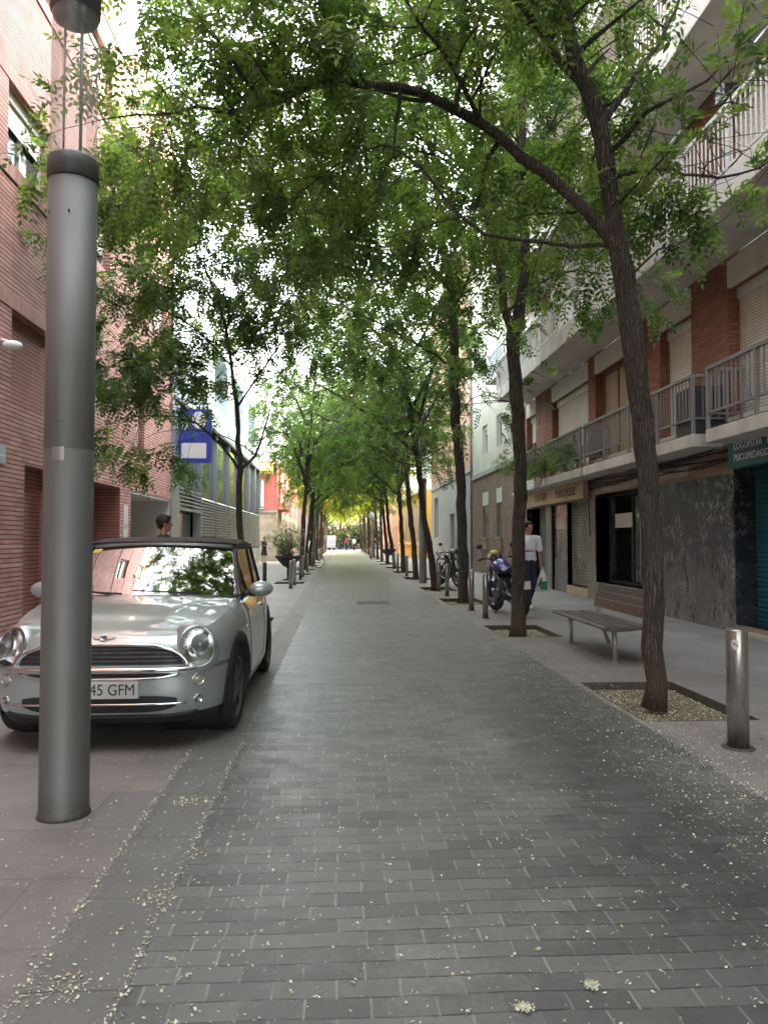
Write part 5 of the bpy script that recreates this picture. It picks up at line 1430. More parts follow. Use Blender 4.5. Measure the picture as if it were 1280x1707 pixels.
        for k in range(8):
            Mr = Mw @ Matrix.Rotation(2 * math.pi * k / 8, 4, 'Z')
            q.prism([(.045, -.024), (.205, -.016), (.205, .016), (.045, .024)], .045, .075, 'alloy', Mr)
        q.build('rim', wo)
        q = MB(); q.lathe([(.14, -.02), (.14, .0), (.003, .0)], 'engine', 28, Mw); q.build('brake_disc', wo)
    for sx in (-1, 1):
        wheel(sx * .722, wheels_v[0], R(-3)); wheel(sx * .722, wheels_v[1], 0)
    q = MB(); q.box(cx - .70, cx + .70, yf + .3, yf + 3.45, .17, .34, 'dark'); q.build('underbody', bo)
    # windscreen
    def ws(u, t):   # u -1..1, t 0 base..1 top
        x = u * (.735 - .115 * t); v = 1.10 + .20 * u * u + (.56 - .04 * u * u) * t - .03 * math.sin(math.pi * t); z = .945 - .012 * u * u + (.42 - .018 * u * u) * t
        return Vector((x, v, z))
    q = MB(); q.grid([[tuple(MC @ ws(-1 + 2 * i / 24, j / 10)) for j in range(11)] for i in range(25)], 'carglass'); wso = q.build('windscreen', car)
    q = MB()
    q.tube([tuple(MC @ (ws(-1, t) + Vector((-.01, 0, 0)))) for t in np.linspace(-.05, 1, 10)], .024, 'bikeblack', 8)
    q.tube([tuple(MC @ (ws(1, t) + Vector((.01, 0, 0)))) for t in np.linspace(-.05, 1, 10)], .024, 'bikeblack', 8)
    each(q, 'windscreen_pillar', car)
    q = MB(); q.tube([tuple(MC @ (ws(u, 1) + Vector((0, .01, .008)))) for u in np.linspace(-1, 1, 25)], .017, 'carpaint', 8); q.build('header_rail', car)
    q = MB(); q.tube([tuple(MC @ (ws(u, 0) + Vector((0, -.02, -.004)))) for u in np.linspace(-1, 1, 25)], .014, 'plastic', 6); q.build('scuttle', car)
    for x0, x1, in ((-.10, -.62), (.50, -.08)):   # wipers: pivot -> tip
        q = MB(); p0 = ws(x0 / .7, 0) + Vector((0, -.05, .0)); p1 = ws(x1 / .7, .085) + Vector((0, -.02, .012)); mid = ws((x0 * .45 + x1 * .55) / .7, .05) + Vector((0, -.03, .018))
        q.tube([tuple(MC @ p) for p in (p0, mid)], [.009, .006], 'plastic', 6)
        a = ws((x0 - math.copysign(.06, x0 - x1)) / .7, .04) + Vector((0, -.018, .008)); q.tube([tuple(MC @ p) for p in (a, mid, p1)], .007, 'plastic', 5)
        q.ell(tuple(MC @ p0), (.02, .02, .018), 'plastic', nu=10, nv=6); q.build('wiper', wso)
    q = MB(); q.add([tuple(MC @ (ws(u, t) + Vector((0, -.004, .002)))) for u, t in ((-.93, .86), (-.80, .86), (-.80, .94), (-.93, .94))], [(0, 1, 2, 3)], 'posteryellow'); q.build('permit_sticker', wso)
    # soft top
    stv = [1.635, 1.70, 1.85, 2.1, 2.4, 2.7, 2.85, 3.0, 3.15, 3.3]; G = []
    for v in stv:
        xe = interp(v, [1.63, 2.0, 2.7, 3.3], [.655, .675, .68, .64]); ze = interp(v, [1.63, 2.5, 2.72, 2.8, 3.3], [1.335, 1.335, 1.32, .955, .955]); zc = interp(v, [1.63, 1.75, 2.1, 2.6, 2.85, 3.05, 3.3], [1.385, 1.405, 1.425, 1.41, 1.36, 1.22, .985])
        row = []
        for k in range(41):
            a = math.pi * k / 40; c = math.cos(a); sn = math.sin(a); ex = .42 if ze > 1.2 else .30
            xx = xe * math.copysign(abs(c) ** .55, c) * (1.0 if ze > 1.2 else 1 - .06 * sn)
            row.append(tuple(MC @ Vector((xx, v + .165 * (xx / .65) ** 2 * max(0, 1 - (v - 1.63) / .6), ze + (zc - ze) * sn ** ex))))
        G.append(row)
    q = MB(); q.grid(G, 'softtop'); q.grid([G[0], [tuple(Vector(p) + Vector((0, .05, -.03))) for p in G[0]]], 'softtop')
    q.build('soft_top', car)
    for sx in (-1, 1):
        def sw(v, t):
            xb = .745; xt = .668; return MC @ Vector((sx * (xb + (xt - xb) * t), v, .945 + (1.33 - .945) * t))
        G = []
        for i in range(21):
            f = i / 20; G.append([tuple(sw((1.34 + (2.78 - 1.34) * f) * (1 - t) + (1.68 + (2.66 - 1.68) * f) * t, t)) for t in np.linspace(0, 1, 7)])
        q = MB(); q.grid(G, 'sideglass'); q.build('side_window', car)
        q = MB(); q.tube([tuple(sw(1.32, -.02)), tuple(sw(2.1, -.02)), tuple(sw(3.25, -.02))], .012, 'plastic', 6)
        q.tube([tuple(sw(2.36, 0)), tuple(sw(2.34, 1))], .014, 'plastic', 6); q.tube([tuple(sw(1.66, 1.0)), tuple(sw(2.66, 1.0)), tuple(sw(2.8, .4)), tuple(sw(2.86, 0))], .016, 'softtop', 6); q.build('window_trim', car)
        # door: shut lines and handle
        q = MB()
        for pts in ([(1.30, .93), (1.27, .6), (1.30, .30)], [(2.40, .94), (2.42, .6), (2.30, .30)], [(1.30, .29), (2.30, .29)]):
            n = 14; L_ = []
            for i in range(n):
                f = i / (n - 1) * (len(pts) - 1); k = min(int(f), len(pts) - 2); f -= k
                v = pts[k][0] + (pts[k + 1][0] - pts[k][0]) * f; z = pts[k][1] + (pts[k + 1][1] - pts[k][1]) * f
                L_.append(tuple(MC @ Vector((sx * (bodyx(v, z) + .001), v, z))))
            q.tube(L_, .0035, 'black', 4)
        do = q.build('door', car)
        q = MB(); q.tube([tuple(MC @ Vector((sx * (bodyx(v, .80) + o), v, .80))) for v, o in ((2.12, .0), (2.14, .02), (2.27, .02), (2.29, .0))], .011, 'chrome', 8); q.build('handle', do)
        # side repeater
        q = MB(); q.ell(tuple(MC @ Vector((sx * (bodyx(1.14, .70) + .002), 1.14, .70))), (.008, .035, .018), 'chrome', nu=12, nv=8); q.build('side_repeater', car)
        # door mirror
        c = MC @ Vector((sx * .905, 1.43, .985)); q = MB(); q.ell(tuple(c), (.105, .07, .066), 'carpaint', Euler((0, 0, sx * R(12))), 24, 14)
        mo = q.build('door_mirror', car)
        q = MB(); q.tube([tuple(MC @ Vector((sx * .74, 1.42, .94))), tuple(MC @ Vector((sx * .80, 1.42, .955))), tuple(c + Vector((-sx * .05, .01, -.05)))], [.03, .024, .022], 'plastic', 8)
        q.ell(tuple(c + Vector((0, .033, 0))), (.096, .046, .058), 'plastic', Euler((0, 0, sx * R(12))), 20, 10); q.build('mirror_mount', mo)
    # cabin
    q = MB(); q.ell(tuple(MC @ Vector((0, 1.35, .93))), (.66, .22, .07), 'plastic'); q.ell(tuple(MC @ Vector((.34, 1.52, .98))), (.14, .08, .06), 'plastic'); q.build('dashboard', car)
    for sx in (-1, 1):
        q = MB(); q.ell(tuple(MC @ Vector((sx * .34, 2.25, .95))), (.22, .09, .30), 'plastic'); q.ell(tuple(MC @ Vector((sx * .34, 2.27, 1.22))), (.11, .05, .07), 'plastic'); q.build('seat', car)
    q = MB(); Ms = MC @ Matrix.Translation((.34, 1.62, 1.0)) @ Matrix.Rotation(R(65), 4, 'X')
    q.tube([tuple(Ms @ Vector((.175 * math.cos(a), .175 * math.sin(a), 0))) for a in np.linspace(0, 2 * math.pi, 33)], .015, 'plastic', 8)
    for a in (.3, 2.84, 4.71): q.tube([tuple(Ms @ Vector((0, 0, 0))), tuple(Ms @ Vector((.17 * math.cos(a), .17 * math.sin(a), 0)))], .015, 'plastic', 6)
    q.build('steering_wheel', car)
    q = MB(); q.ell(tuple(MC @ Vector((0, 1.72, 1.28))), (.11, .02, .035), 'plastic'); q.build('rear_view_mirror', car)
    return car
make_car(-1.57, 5.17)

# ------------------------------------------------------------------ people
def cap(mb, a, b, ra, rb, mat, n=12):
    a, b = Vector(a), Vector(b); d = (b - a).normalized(); P, r = [], []
    for t in (-1, -.8, -.45, 0): P.append(a + d * ra * t); r.append(max(.002, ra * math.sqrt(max(0, 1 - t * t))))
    for t in (0, .45, .8, 1): P.append(b + d * rb * t); r.append(max(.002, rb * math.sqrt(max(0, 1 - t * t))))
    mb.tube(P, r, mat, n)
def chain(mb, pts, rads, mat):
    for i in range(len(pts) - 1): cap(mb, pts[i], pts[i + 1], rads[i], rads[i + 1], mat)
def skin_up(o, voxel):
    m = o.modifiers.new('merge', 'REMESH'); m.mode = 'VOXEL'; m.voxel_size = voxel; m.use_smooth_shade = True
    s = o.modifiers.new('soften', 'SMOOTH'); s.factor = .5; s.iterations = 3
def folds(o, k=.016, size=.11):
    tx_ = D.textures.new('folds', 'CLOUDS'); tx_.noise_scale = size; tx_.noise_depth = 2
    m = o.modifiers.new('folds', 'DISPLACE'); m.texture = tx_; m.strength = k; m.mid_level = .5
def person(label, loc_, rz, J, H, top, bottom, hair='short', voxel=.009, skinmat='skin', sleeve=True, dress=False, group=None):
    """J: joint dict in metres for a 1.75 m figure facing local +Y; sides r (x>0) and l (x<0)"""
    t = thing('person', label, 'person', loc_, rz, group); k = H / 1.75; t.scale = (k, k, k)
    b = MB(); m = skinmat
    neck, head = Vector(J['neck']), Vector(J['head'])
    f = Vector(J.get('face', (0, 1, 0))).normalized(); sd_ = f.cross(Vector((0, 0, 1))).normalized()
    q_ = Matrix((sd_, f, Vector((0, 0, 1)))).transposed().to_euler()
    b.ell(tuple(head + Vector((0, 0, .02))), (.073, .092, .098), m, q_); b.ell(tuple(head + f * .022 + Vector((0, 0, -.055))), (.052, .062, .062), m, q_)
    b.ell(tuple(head + f * .095 + Vector((0, 0, -.012))), (.011, .017, .022), m, q_)
    b.ell(tuple(head + f * .083 + Vector((0, 0, -.057))), (.022, .012, .008), m, q_)
    for s in (-1, 1): b.ell(tuple(head + sd_ * s * .074 + Vector((0, 0, -.005))), (.010, .019, .03), m, q_)
    cap(b, neck - Vector((0, 0, .04)), head + Vector((0, -.012, -.06)), .056, .052, m)
    ch, pv = Vector(J['chest']), Vector(J['pelvis'])
    b.ell(tuple(ch), (.155, .10, .19), m); b.ell(tuple((ch + pv) / 2), (.125, .09, .17), m); b.ell(tuple(pv), (.15, .105, .12), m)
    for s in 'rl':
        sh, el, wr = [Vector(v) for v in J['arm_' + s]]; hp, kn, an, toe = [Vector(v) for v in J['leg_' + s]]
        chain(b, [ch + Vector((0, 0, .12)), sh, el, wr], [.06, .052, .037, .026], m)
        d = (wr - el).normalized(); side = d.cross(Vector((0, 1, 0)) if abs(d.y) < .9 else Vector((1, 0, 0))).normalized(); up_ = side.cross(d)
        pm = wr + d * .05; cap(b, wr, pm + d * .02, .024, .03, m)
        for i in range(4):
            o_ = up_ * ((i - 1.5) * .019); l_ = (.07, .082, .078, .06)[i]
            p0 = pm + o_ + d * .025; p1 = p0 + d * l_ * .5 + side * .008; p2 = p1 + d * l_ * .42 + side * .022
            cap(b, p0, p1, .009, .0085, m, 8); cap(b, p1, p2, .0085, .0075, m, 8)
        p0 = wr + d * .03 + up_ * .026; cap(b, p0, p0 + d * .035 + up_ * .022, .011, .010, m, 8); cap(b, p0 + d * .035 + up_ * .022, p0 + d * .06 + up_ * .022, .010, .008, m, 8)
        chain(b, [hp, kn, an], [.085, .056, .038], m); cap(b, an, an + (toe - an) * .0 + Vector((0, 0, -.04)), .038, .036, m); cap(b, an + Vector((0, 0, -.045)), toe, .036, .026, m)
    bo = b.build('body', t, local=True); skin_up(bo, voxel)
    # hair
    h = MB(); h.ell(tuple(head - f * .020 + Vector((0, 0, .042))), (.090, .104, .100), 'hair', q_); h.ell(tuple(head - f * .045 + Vector((0, 0, -.015))), (.07, .06, .07), 'hair', q_)
    h.ell(tuple(head + f * .04 + Vector((.01, 0, .098))), (.055, .05, .025), 'hair', q_)
    if hair == 'long': h.ell(tuple(head - f * .06 + Vector((0, 0, -.1))), (.07, .045, .13), 'hair', q_)
    ho = h.build('hair', t, local=True); skin_up(ho, voxel); folds(ho, .02, .02)
    for s in (-1, 1):
        e = MB(); e.ell(tuple(head + f * .086 + sd_ * s * .03 + Vector((0, 0, .008))), (.012, .006, .006), 'black', q_, 10, 6); e.build('eye', t, local=True)
    # shirt
    c = MB(); c.ell(tuple(ch + Vector((0, 0, .0))), (.178, .122, .20), top); c.ell(tuple((ch + pv) / 2 + Vector((0, 0, -.02))), (.158, .118, .20), top); c.ell(tuple(pv + Vector((0, 0, .05))), (.168, .125, .10), top)
    cap(c, neck - Vector((0, 0, .07)), neck - Vector((0, 0, .035)), .085, .066, top)
    for s in 'rl':
        sh, el, wr = [Vector(v) for v in J['arm_' + s]]
        if sleeve: chain(c, [ch + Vector((0, 0, .13)), sh, sh + (el - sh) * .72], [.075, .074, .066], top)
        else: cap(c, ch + Vector((0, 0, .12)), sh, .07, .06, top)
    if dress:
        c.lathe([(.15, -.05), (.19, -.25), (.245, -.50), (.23, -.505), (.01, -.5)], top, 24, Matrix.Translation(pv + Vector((0, 0, .05))))
    co = c.build('dress' if dress else 'shirt', t, local=True); skin_up(co, voxel); folds(co, .034, .12)
    if not dress:
        p = MB(); p.ell(tuple(pv + Vector((0, 0, -.02))), (.163, .12, .12), bottom)
        for s in 'rl':
            hp, kn, an, toe = [Vector(v) for v in J['leg_' + s]]
            chain(p, [hp, kn, an + Vector((0, 0, .03))], [.1, .075, .062], bottom)
        po_ = p.build('trousers', t, local=True); skin_up(po_, voxel); folds(po_, .026, .1)
    for s in 'rl':
        hp, kn, an, toe = [Vector(v) for v in J['leg_' + s]]
        q = MB(); cap(q, an + Vector((0, -.02, -.05)), toe + Vector((0, 0, .0)), .046, .038, 'white' if not dress else 'black'); so_ = q.build('shoe', t, local=True); skin_up(so_, voxel)
    return t
STAND = dict(neck=(0, 0, 1.47), head=(0, .02, 1.62), chest=(0, 0, 1.27), pelvis=(0, 0, .95),
    arm_r=[(.19, 0, 1.40), (.23, -.03, 1.12), (.22, .05, .88)], arm_l=[(-.19, 0, 1.40), (-.23, -.03, 1.12), (-.22, .05, .88)],
    leg_r=[(.085, 0, .90), (.09, .02, .49), (.09, -.01, .09), (.10, .14, .035)], leg_l=[(-.085, 0, .90), (-.09, .02, .49), (-.09, -.01, .09), (-.10, .14, .035)])
def pose(**k): d = dict(STAND); d.update(k); return d
# man in the white T-shirt: walking toward the camera, bag in his left hand (image right)
WALK = pose(face=(-.25, 1, -.1), leg_r=[(.085, 0, .90), (.09, .16, .50), (.09, .20, .10), (.10, .35, .06)], leg_l=[(-.085, 0, .90), (-.09, .0, .48), (-.09, -.24, .12), (-.10, -.12, .035)],
    arm_l=[(-.19, 0, 1.40), (-.25, -.03, 1.12), (-.25, .0, .87)], arm_r=[(.19, 0, 1.40), (.24, .06, 1.14), (.14, .26, 1.16)])
mx, my = 3.86, 15.55
person('man with dark hair and white T-shirt carrying a plastic bag beside the blue motorbike', (mx, my, 0), R(180) + R(8), WALK, 1.78, 'tshirt', 'navy')
hx = Matrix.Translation((mx, my, 0)) @ Matrix.Rotation(R(188), 4, 'Z') @ Matrix.Scale(1.78 / 1.75, 4) @ Vector((-.25, .03, .80))
bg_ = MB(); rs = np.random.RandomState(2); G = []
for z, r_, e in ((.02, .015, 1), (-.05, .035, 1), (-.16, .08, .8), (-.30, .135, .7), (-.40, .155, .7), (-.46, .14, .7), (-.48, .06, .7), (-.481, .005, .7)):
    G.append([(hx.x + .03 + r_ * math.cos(a) * (1 + .12 * math.sin(3 * a + z * 20)), hx.y + r_ * e * math.sin(a) * (1 + .1 * math.sin(4 * a + z * 13)), hx.z + z) for a in [2 * math.pi * i / 28 for i in range(28)]])
bg_.grid(G, 'bag', closed=True); bo_ = bg_.build('shopping_bag'); tag(bo_, 'translucent white plastic shopping bag hanging from the hand of the man in white', 'shopping bag')
q = MB(); q.box(hx.x - .05, hx.x + .10, hx.y - .135, hx.y - .10, hx.z - .43, hx.z - .25, 'green', Matrix.Identity(4)); q.build('green_packet', bo_, bevel=.02)
q = MB(); q.tube([(hx.x - .09, hx.y - .118, hx.z - .36), (hx.x - .02, hx.y - .128, hx.z - .19)], .018, 'red', 8); q.build('red_packet', bo_)
person('man with short black hair and dark patterned shirt seen behind the roof of the car', (-2.48, 11.0, 0), R(-65), pose(face=(.25, 1, 0)), 1.755, 'dkshirt', 'navy')
person('woman in a short black dress walking far off by the beige stone wall', (-4.62, 47.6, 0), R(170), pose(arm_l=[(-.17, 0, 1.40), (-.24, .02, 1.14), (-.06, .22, 1.18)], arm_r=[(.17, 0, 1.40), (.25, .0, 1.15), (.10, .2, 1.06)]), 1.58, 'dress', 'navy', 'long', .014, sleeve=False, dress=True)
for i, (x, y, tp, bt, lab, rz) in enumerate(((.9, 101, 'red', 'navy', 'far pedestrian in red at the end of the street', 3.0), (.1, 103, 'dkshirt', 'navy', 'far pedestrian in dark clothes, left of the one in red', .2), (1.9, 100, 'tshirt', 'navy', 'far pedestrian in a white top, right of the one in red', 2.6), (1.45, 104, 'dkshirt', 'navy', 'far pedestrian in black between the red and white tops', 2.9))):
    person(lab, (x, y, 0), rz, WALK if i % 2 else STAND, 1.7, tp, bt, voxel=.022)

# ------------------------------------------------------------------ motorbikes
def motorbike(label, loc_, rz, lean, accent, wheelmat, fairing=True):
    t = thing('motorbike', label, 'motorbike', loc_, rz); t.rotation_euler = (0, lean, rz)
    def wheel(y, r, wd, steer=0):
        Mw = Matrix.Translation((0, y, r)) @ Matrix.Rotation(steer, 4, 'Z') @ Matrix.Rotation(R(90), 4, 'Y')
        q = MB(); n = 12; q.lathe([(r - wd * .75 + wd * .75 * math.cos(a), wd * .5 * math.sin(a)) for a in np.linspace(-1.75, 1.75, n)], 'rubber', 44, Mw, close=False)
        q.lathe([(r - wd * .86, -wd * .46), (r - wd * .86, wd * .46)], 'rubber', 44, Mw, close=False); wo = q.build('wheel', t, local=True)
        q = MB(); q.lathe([(r - wd * .84, -wd * .45), (r - wd * 1.1, -wd * .35), (r - wd * 1.1, wd * .35), (r - wd * .84, wd * .45)], wheelmat, 44, Mw, close=False)
        for k in range(5):
            Mr = Mw @ Matrix.Rotation(2 * math.pi * k / 5, 4, 'Z')
            for s in (-1, 1): q.prism([(.03, s * .03 - .008), (r - wd, s * .006 - .008), (r - wd, s * .006 + .008), (.03, s * .03 + .008)], -.014, .014, wheelmat, Mr)
        q.lathe([(.045, -.05), (.045, .05), (.002, .05)], wheelmat, 20, Mw); q.build('rim', wo, local=True)
        q = MB()
        for s in (-1, 1): q.lathe([(.14, s * .06), (.14, s * .064), (.07, s * .064)], 'alu', 28, Mw, close=False)
        q.build('brake_disc', wo, local=True)
    wheel(.70, .30, .12, R(14)); wheel(-.70, .315, .18)
    for s in (-1, 1):
        q = MB(); q.tube([(s * .095, .72, .30), (s * .10, .58, .62), (s * .105, .44, .93)], [.026, .026, .03], 'engine', 10); q.build('fork_tube', t, local=True)
        q = MB(); q.tube([(s * .09, -.70, .315), (s * .09, -.35, .40), (s * .07, -.05, .42)], [.028, .035, .03], 'bikeblack', 8); q.build('swingarm', t, local=True)
        q = MB(); q.tube([(s * .02, .42, 1.0), (s * .2, .42, 1.06), (s * .38, .36, 1.04)], .013, 'bikeblack', 8); q.tube([(s * .27, .39, 1.055), (s * .385, .36, 1.04)], .019, 'rubber', 8)
        q.tube([(s * .25, .46, 1.06), (s * .37, .45, 1.04)], .007, 'engine', 6); q.build('handlebar', t, local=True)
        q = MB(); q.tube([(s * .25, .40, 1.07), (s * .30, .39, 1.2), (s * .33, .38, 1.27)], .007, 'bikeblack', 6); q.ell((s * .34, .38, 1.30), (.065, .018, .045), 'bikeblack'); q.build('mirror', t, local=True)
        q = MB(); q.ell((s * .16, .66, .80), (.03, .022, .02), 'amber', nu=10, nv=8); q.build('indicator', t, local=True)
    q = MB(); q.ell((0, .10, .48), (.16, .24, .20), 'engine'); q.ell((0, .22, .62), (.14, .14, .16), 'engine'); q.ell((0, -.1, .38), (.17, .16, .13), 'engine')
    for s in (-1, 1): q.lathe([(.10, -.02), (.09, .03), (.02, .035)], 'bikeblack', 20, Matrix.Translation((s * .16, -.02, .42)) @ Matrix.Rotation(R(90 * s), 4, 'Y'))
    q.build('engine', t, local=True)
    for s in (-1, 1):
        q = MB(); q.tube([(s * .06, .44, .90), (s * .14, .2, .78), (s * .14, -.1, .62), (s * .10, -.18, .45)], [.03, .034, .032, .028], 'bikeblack', 8); q.build('frame', t, local=True)
    q = MB(); q.tube([(.08, .36, .52), (.1, .36, .30), (.09, .1, .2), (.10, -.3, .25), (.15, -.45, .38), (.16, -.70, .52)], [.022, .022, .026, .03, .045, .05], 'engine', 12); q.build('exhaust', t, local=True)
    q = MB(); P = []
    for y, wx_, z0, z1 in ((.44, .05, .86, .93), (.38, .13, .80, 1.0), (.25, .17, .76, 1.05), (.1, .165, .76, 1.03), (-.05, .12, .76, .93), (-.14, .06, .78, .85)):
        P.append([(wx_ * math.cos(a), y, (z0 + z1) / 2 + (z1 - z0) / 2 * math.sin(a)) for a in [2 * math.pi * i / 20 for i in range(20)]])
    q.grid(P, accent, closed=True); q.build('tank', t, local=True)
    for s in (-1, 1):
        q = MB(); q.add([(s * .14, .50, .86), (s * .19, .30, .84), (s * .20, .26, .60), (s * .13, .46, .52), (s * .10, .56, .70), (s * .15, .40, .70)], [(0, 1, 5), (1, 2, 5), (2, 3, 5), (3, 4, 5), (4, 0, 5)], accent)
        o_ = q.build('side_cowl', t, local=True); so_ = o_.modifiers.new('thick', 'SOLIDIFY'); so_.thickness = .012
    q = MB(); P = []
    for y, wx_, z in ((-.06, .11, .86), (-.25, .13, .83), (-.42, .13, .85), (-.6, .10, .93), (-.82, .06, .99), (-.9, .02, 1.0)):
        P.append([(wx_ * math.cos(a), y, z + .045 * math.sin(a)) for a in [2 * math.pi * i / 16 for i in range(16)]])
    q.grid(P, 'bikeblack', closed=True); q.build('seat', t, local=True)
    q = MB(); q.tube([(0, -.6, .88), (0, -.85, .78), (0, -1.0, .60)], [.04, .03, .02], 'bikeblack', 8); q.box(-.09, .09, -1.01, -.99, .52, .66, 'plate'); q.build('tail', t, local=True)
    q = MB(); G = []
    for i in range(15):
        a = R(20 + 110 * i / 14); G.append([(x, .70 - .335 * math.cos(a) * 1, .30 + .335 * math.sin(a) - .02 * (x / .06) ** 2) for x in (-.065, -.03, 0, .03, .065)])
    q.grid(G, accent if fairing else 'bikeblack'); o_ = q.build('mudguard', t, local=True); so_ = o_.modifiers.new('thick', 'SOLIDIFY'); so_.thickness = .006
    # headlamp cowl
    q = MB(); P = []
    for y, wx_, z0, z1 in ((.46, .13, .93, 1.15), (.56, .14, .84, 1.17), (.66, .12, .82, 1.06), (.71, .06, .86, .98)):
        P.append([(wx_ * math.copysign(abs(math.cos(a)) ** .7, math.cos(a)), y, (z0 + z1) / 2 + (z1 - z0) / 2 * math.sin(a)) for a in [2 * math.pi * i / 20 for i in range(20)]])
    q.grid(P, 'bikewhite' if fairing else 'bikeblack', closed=True); fo = q.build('headlamp_cowl', t, local=True)
    q = MB(); q.ell((0, .70, .93), (.075, .03, .05), 'lens'); q.ell((0, .695, .93), (.07, .02, .045), 'reflector'); q.build('headlight', fo, local=True)
    if fairing:
        q = MB(); q.ell((0, .52, 1.15), (.10, .085, .055), 'bikeyellow'); q.ell((.07, .46, 1.06), (.07, .05, .07), 'bikeblue'); q.ell((0, .67, .86), (.11, .035, .04), 'bikeblue'); q.build('cowl_panel', fo, local=True)
    q = MB(); q.tube([(-.09, -.05, .36), (-.26, .02, .02 + .0)], .012, 'bikeblack', 8); q.build('kickstand', t, local=True)
    return t
motorbike('blue and black motorbike with blue wheels and white cowl behind the second tree', (3.21, 14.52, 0), R(8), R(-5), 'bikeblue', 'bikeblue')
motorbike('black motorbike parked behind the leaning trunk of the fourth tree', (3.35, 23.3, 0), R(180) + R(14), R(5), 'bikeblack', 'alloy', False)

# ------------------------------------------------------------------ bicycle
def bicycle(label, loc_, rz):
    t = thing('bicycle', label, 'bicycle', loc_, rz)
    for y in (-.52, .52):
        q = MB(); Mw = Matrix.Translation((0, y, .34)) @ Matrix.Rotation(R(90), 4, 'Y')
        q.tube([tuple(Mw @ Vector((.325 * math.cos(a), .325 * math.sin(a), 0))) for a in np.linspace(0, 2 * math.pi, 41)], .017, 'rubber', 8)
        w_ = q.build('wheel', t, local=True)
        q = MB(); q.tube([tuple(Mw @ Vector((.305 * math.cos(a), .305 * math.sin(a), 0))) for a in np.linspace(0, 2 * math.pi, 41)], .008, 'alu', 6)
        for k in range(16): q.tube([tuple(Mw @ Vector((0, 0, .02 * (-1) ** k))), tuple(Mw @ Vector((.305 * math.cos(k * .3927), .305 * math.sin(k * .3927), 0)))], .0018, 'alu', 3)
        q.build('rim', w_, local=True)
    q = MB(); r_ = .016
    for a, b in (((0, -.10, .30), (0, -.20, .82)), ((0, -.10, .30), (0, .36, .72)), ((0, -.18, .74), (0, .34, .82)), ((0, .32, .90), (0, .38, .68)), ((0, .38, .68), (0, .52, .34)), ((0, -.10, .30), (0, -.52, .34)), ((0, -.18, .74), (0, -.52, .34))): q.tube([a, b], r_, 'red', 8)
    q.build('frame', t, local=True)
    q = MB(); q.tube([(-.28, .26, 1.0), (-.1, .33, .98), (0, .32, .92), (.1, .33, .98), (.28, .26, 1.0)], .012, 'plastic', 8); q.build('handlebar', t, local=True)
    q = MB(); q.ell((0, -.22, .88), (.07, .13, .03), 'plastic'); q.build('saddle', t, local=True)
    q = MB(); q.lathe([(.09, -.004), (.09, .004)], 'engine', 24, Matrix.Translation((.03, -.10, .30)) @ Matrix.Rotation(R(90), 4, 'Y')); q.tube([(.05, -.10, .30), (.06, -.02, .15)], .008, 'engine', 6); q.tube([(-.05, -.10, .30), (-.06, -.18, .45)], .008, 'engine', 6); q.build('crankset', t, local=True)
bicycle('bicycle leaning among the bollards and trunks of the left row', (-1.5, 38.0, 0), R(-62))

# ------------------------------------------------------------------ far end: pale van and scooters
def van(label, x, y, rz):
    t = thing('parked_van', label, 'van', (x, y, 0), rz)
    q = MB(); sec = [(-2.4, .3), (2.35, .3), (2.45, .75), (2.3, 1.02), (1.75, 1.15), (1.25, 1.85), (1.0, 1.98), (-2.35, 1.98), (-2.45, 1.6)]
    q.prism(sec, -.9, .9, 'greyrender', Matrix(((0, 0, 1, 0), (1, 0, 0, 0), (0, 1, 0, 0), (0, 0, 0, 1)))); bo = q.build('body', t, bevel=.06, local=True)
    q = MB(); q.add([(-.78, 1.78, 1.18), (.78, 1.78, 1.18), (.72, 1.32, 1.82), (-.72, 1.32, 1.82)], [(0, 1, 2, 3)], 'darkglass'); q.build('windscreen', t, local=True)
    for s in (-1, 1):
        q = MB(); q.add([(s * .905, .2, 1.15), (s * .905, 1.6, 1.15), (s * .905, 1.15, 1.78), (s * .905, .2, 1.78)], [(0, 1, 2, 3)], 'darkglass'); q.build('side_window', t, local=True)
        q = MB(); q.ell((s * .7, 2.42, .85), (.14, .05, .09), 'lens'); q.build('headlight', t, local=True)
        for y_ in (-1.5, 1.5): q = MB(); q.lathe([(.32, -.1), (.32, .1), (.2, .11), (.01, .11)], 'rubber', 28, Matrix.Translation((s * .82, y_, .32)) @ Matrix.Rotation(R(90) * s, 4, 'Y')); q.build('wheel', t, local=True)
    return t
van('white van parked at the far end of the street', -1.9, 108, R(12))

# ------------------------------------------------------------------ balcony plants
def balcony_plant(x, y, z, label, n, L, sd):
    t = thing('potted_plant', label, 'potted plant', (x, y, z), 0, 'plants on the first floor balcony')
    q = MB(); q.lathe([(.07, 0), (.10, .16), (.11, .16), (.11, .18), (.09, .18), (.08, .15)], 'signtan', 20); q.build('pot', t, local=True)
    rs = np.random.RandomState(sd); P, A = [], []; tr = MB()
    for i in range(n):
        a = rs.uniform(0, 6.28); branch(tr, np.array([0, 0, .16]), nz(np.array([math.cos(a) * .7 - .25, math.sin(a) * .9, 1.0])), L * rs.uniform(.5, 1), .008, rs, P, A, .12, .05, 1.4, -9, None, (.1, .22))
    tr.build('stem', t, local=True); c = D.objects.new('foliage', crown_mesh('foliage', P, A, rs, 'leafA', .09, .16, 3, .02, .055)); COL.objects.link(c); c.parent = t
balcony_plant(5.62, 17.7, 3.032, 'tall leafy plant in a pot at the near end of the plant balcony', 9, .95, 1)
balcony_plant(5.55, 19.9, 3.032, 'bushy green plant spilling over the far end of the plant balcony rail', 14, 1.0, 2)
balcony_plant(5.6, 18.9, 3.032, 'small plant between the two larger ones on the plant balcony', 7, .6, 3)
balcony_plant(5.75, 25.2, 3.5, 'dark plant hanging by the corner of the tan brick house', 12, .8, 5)

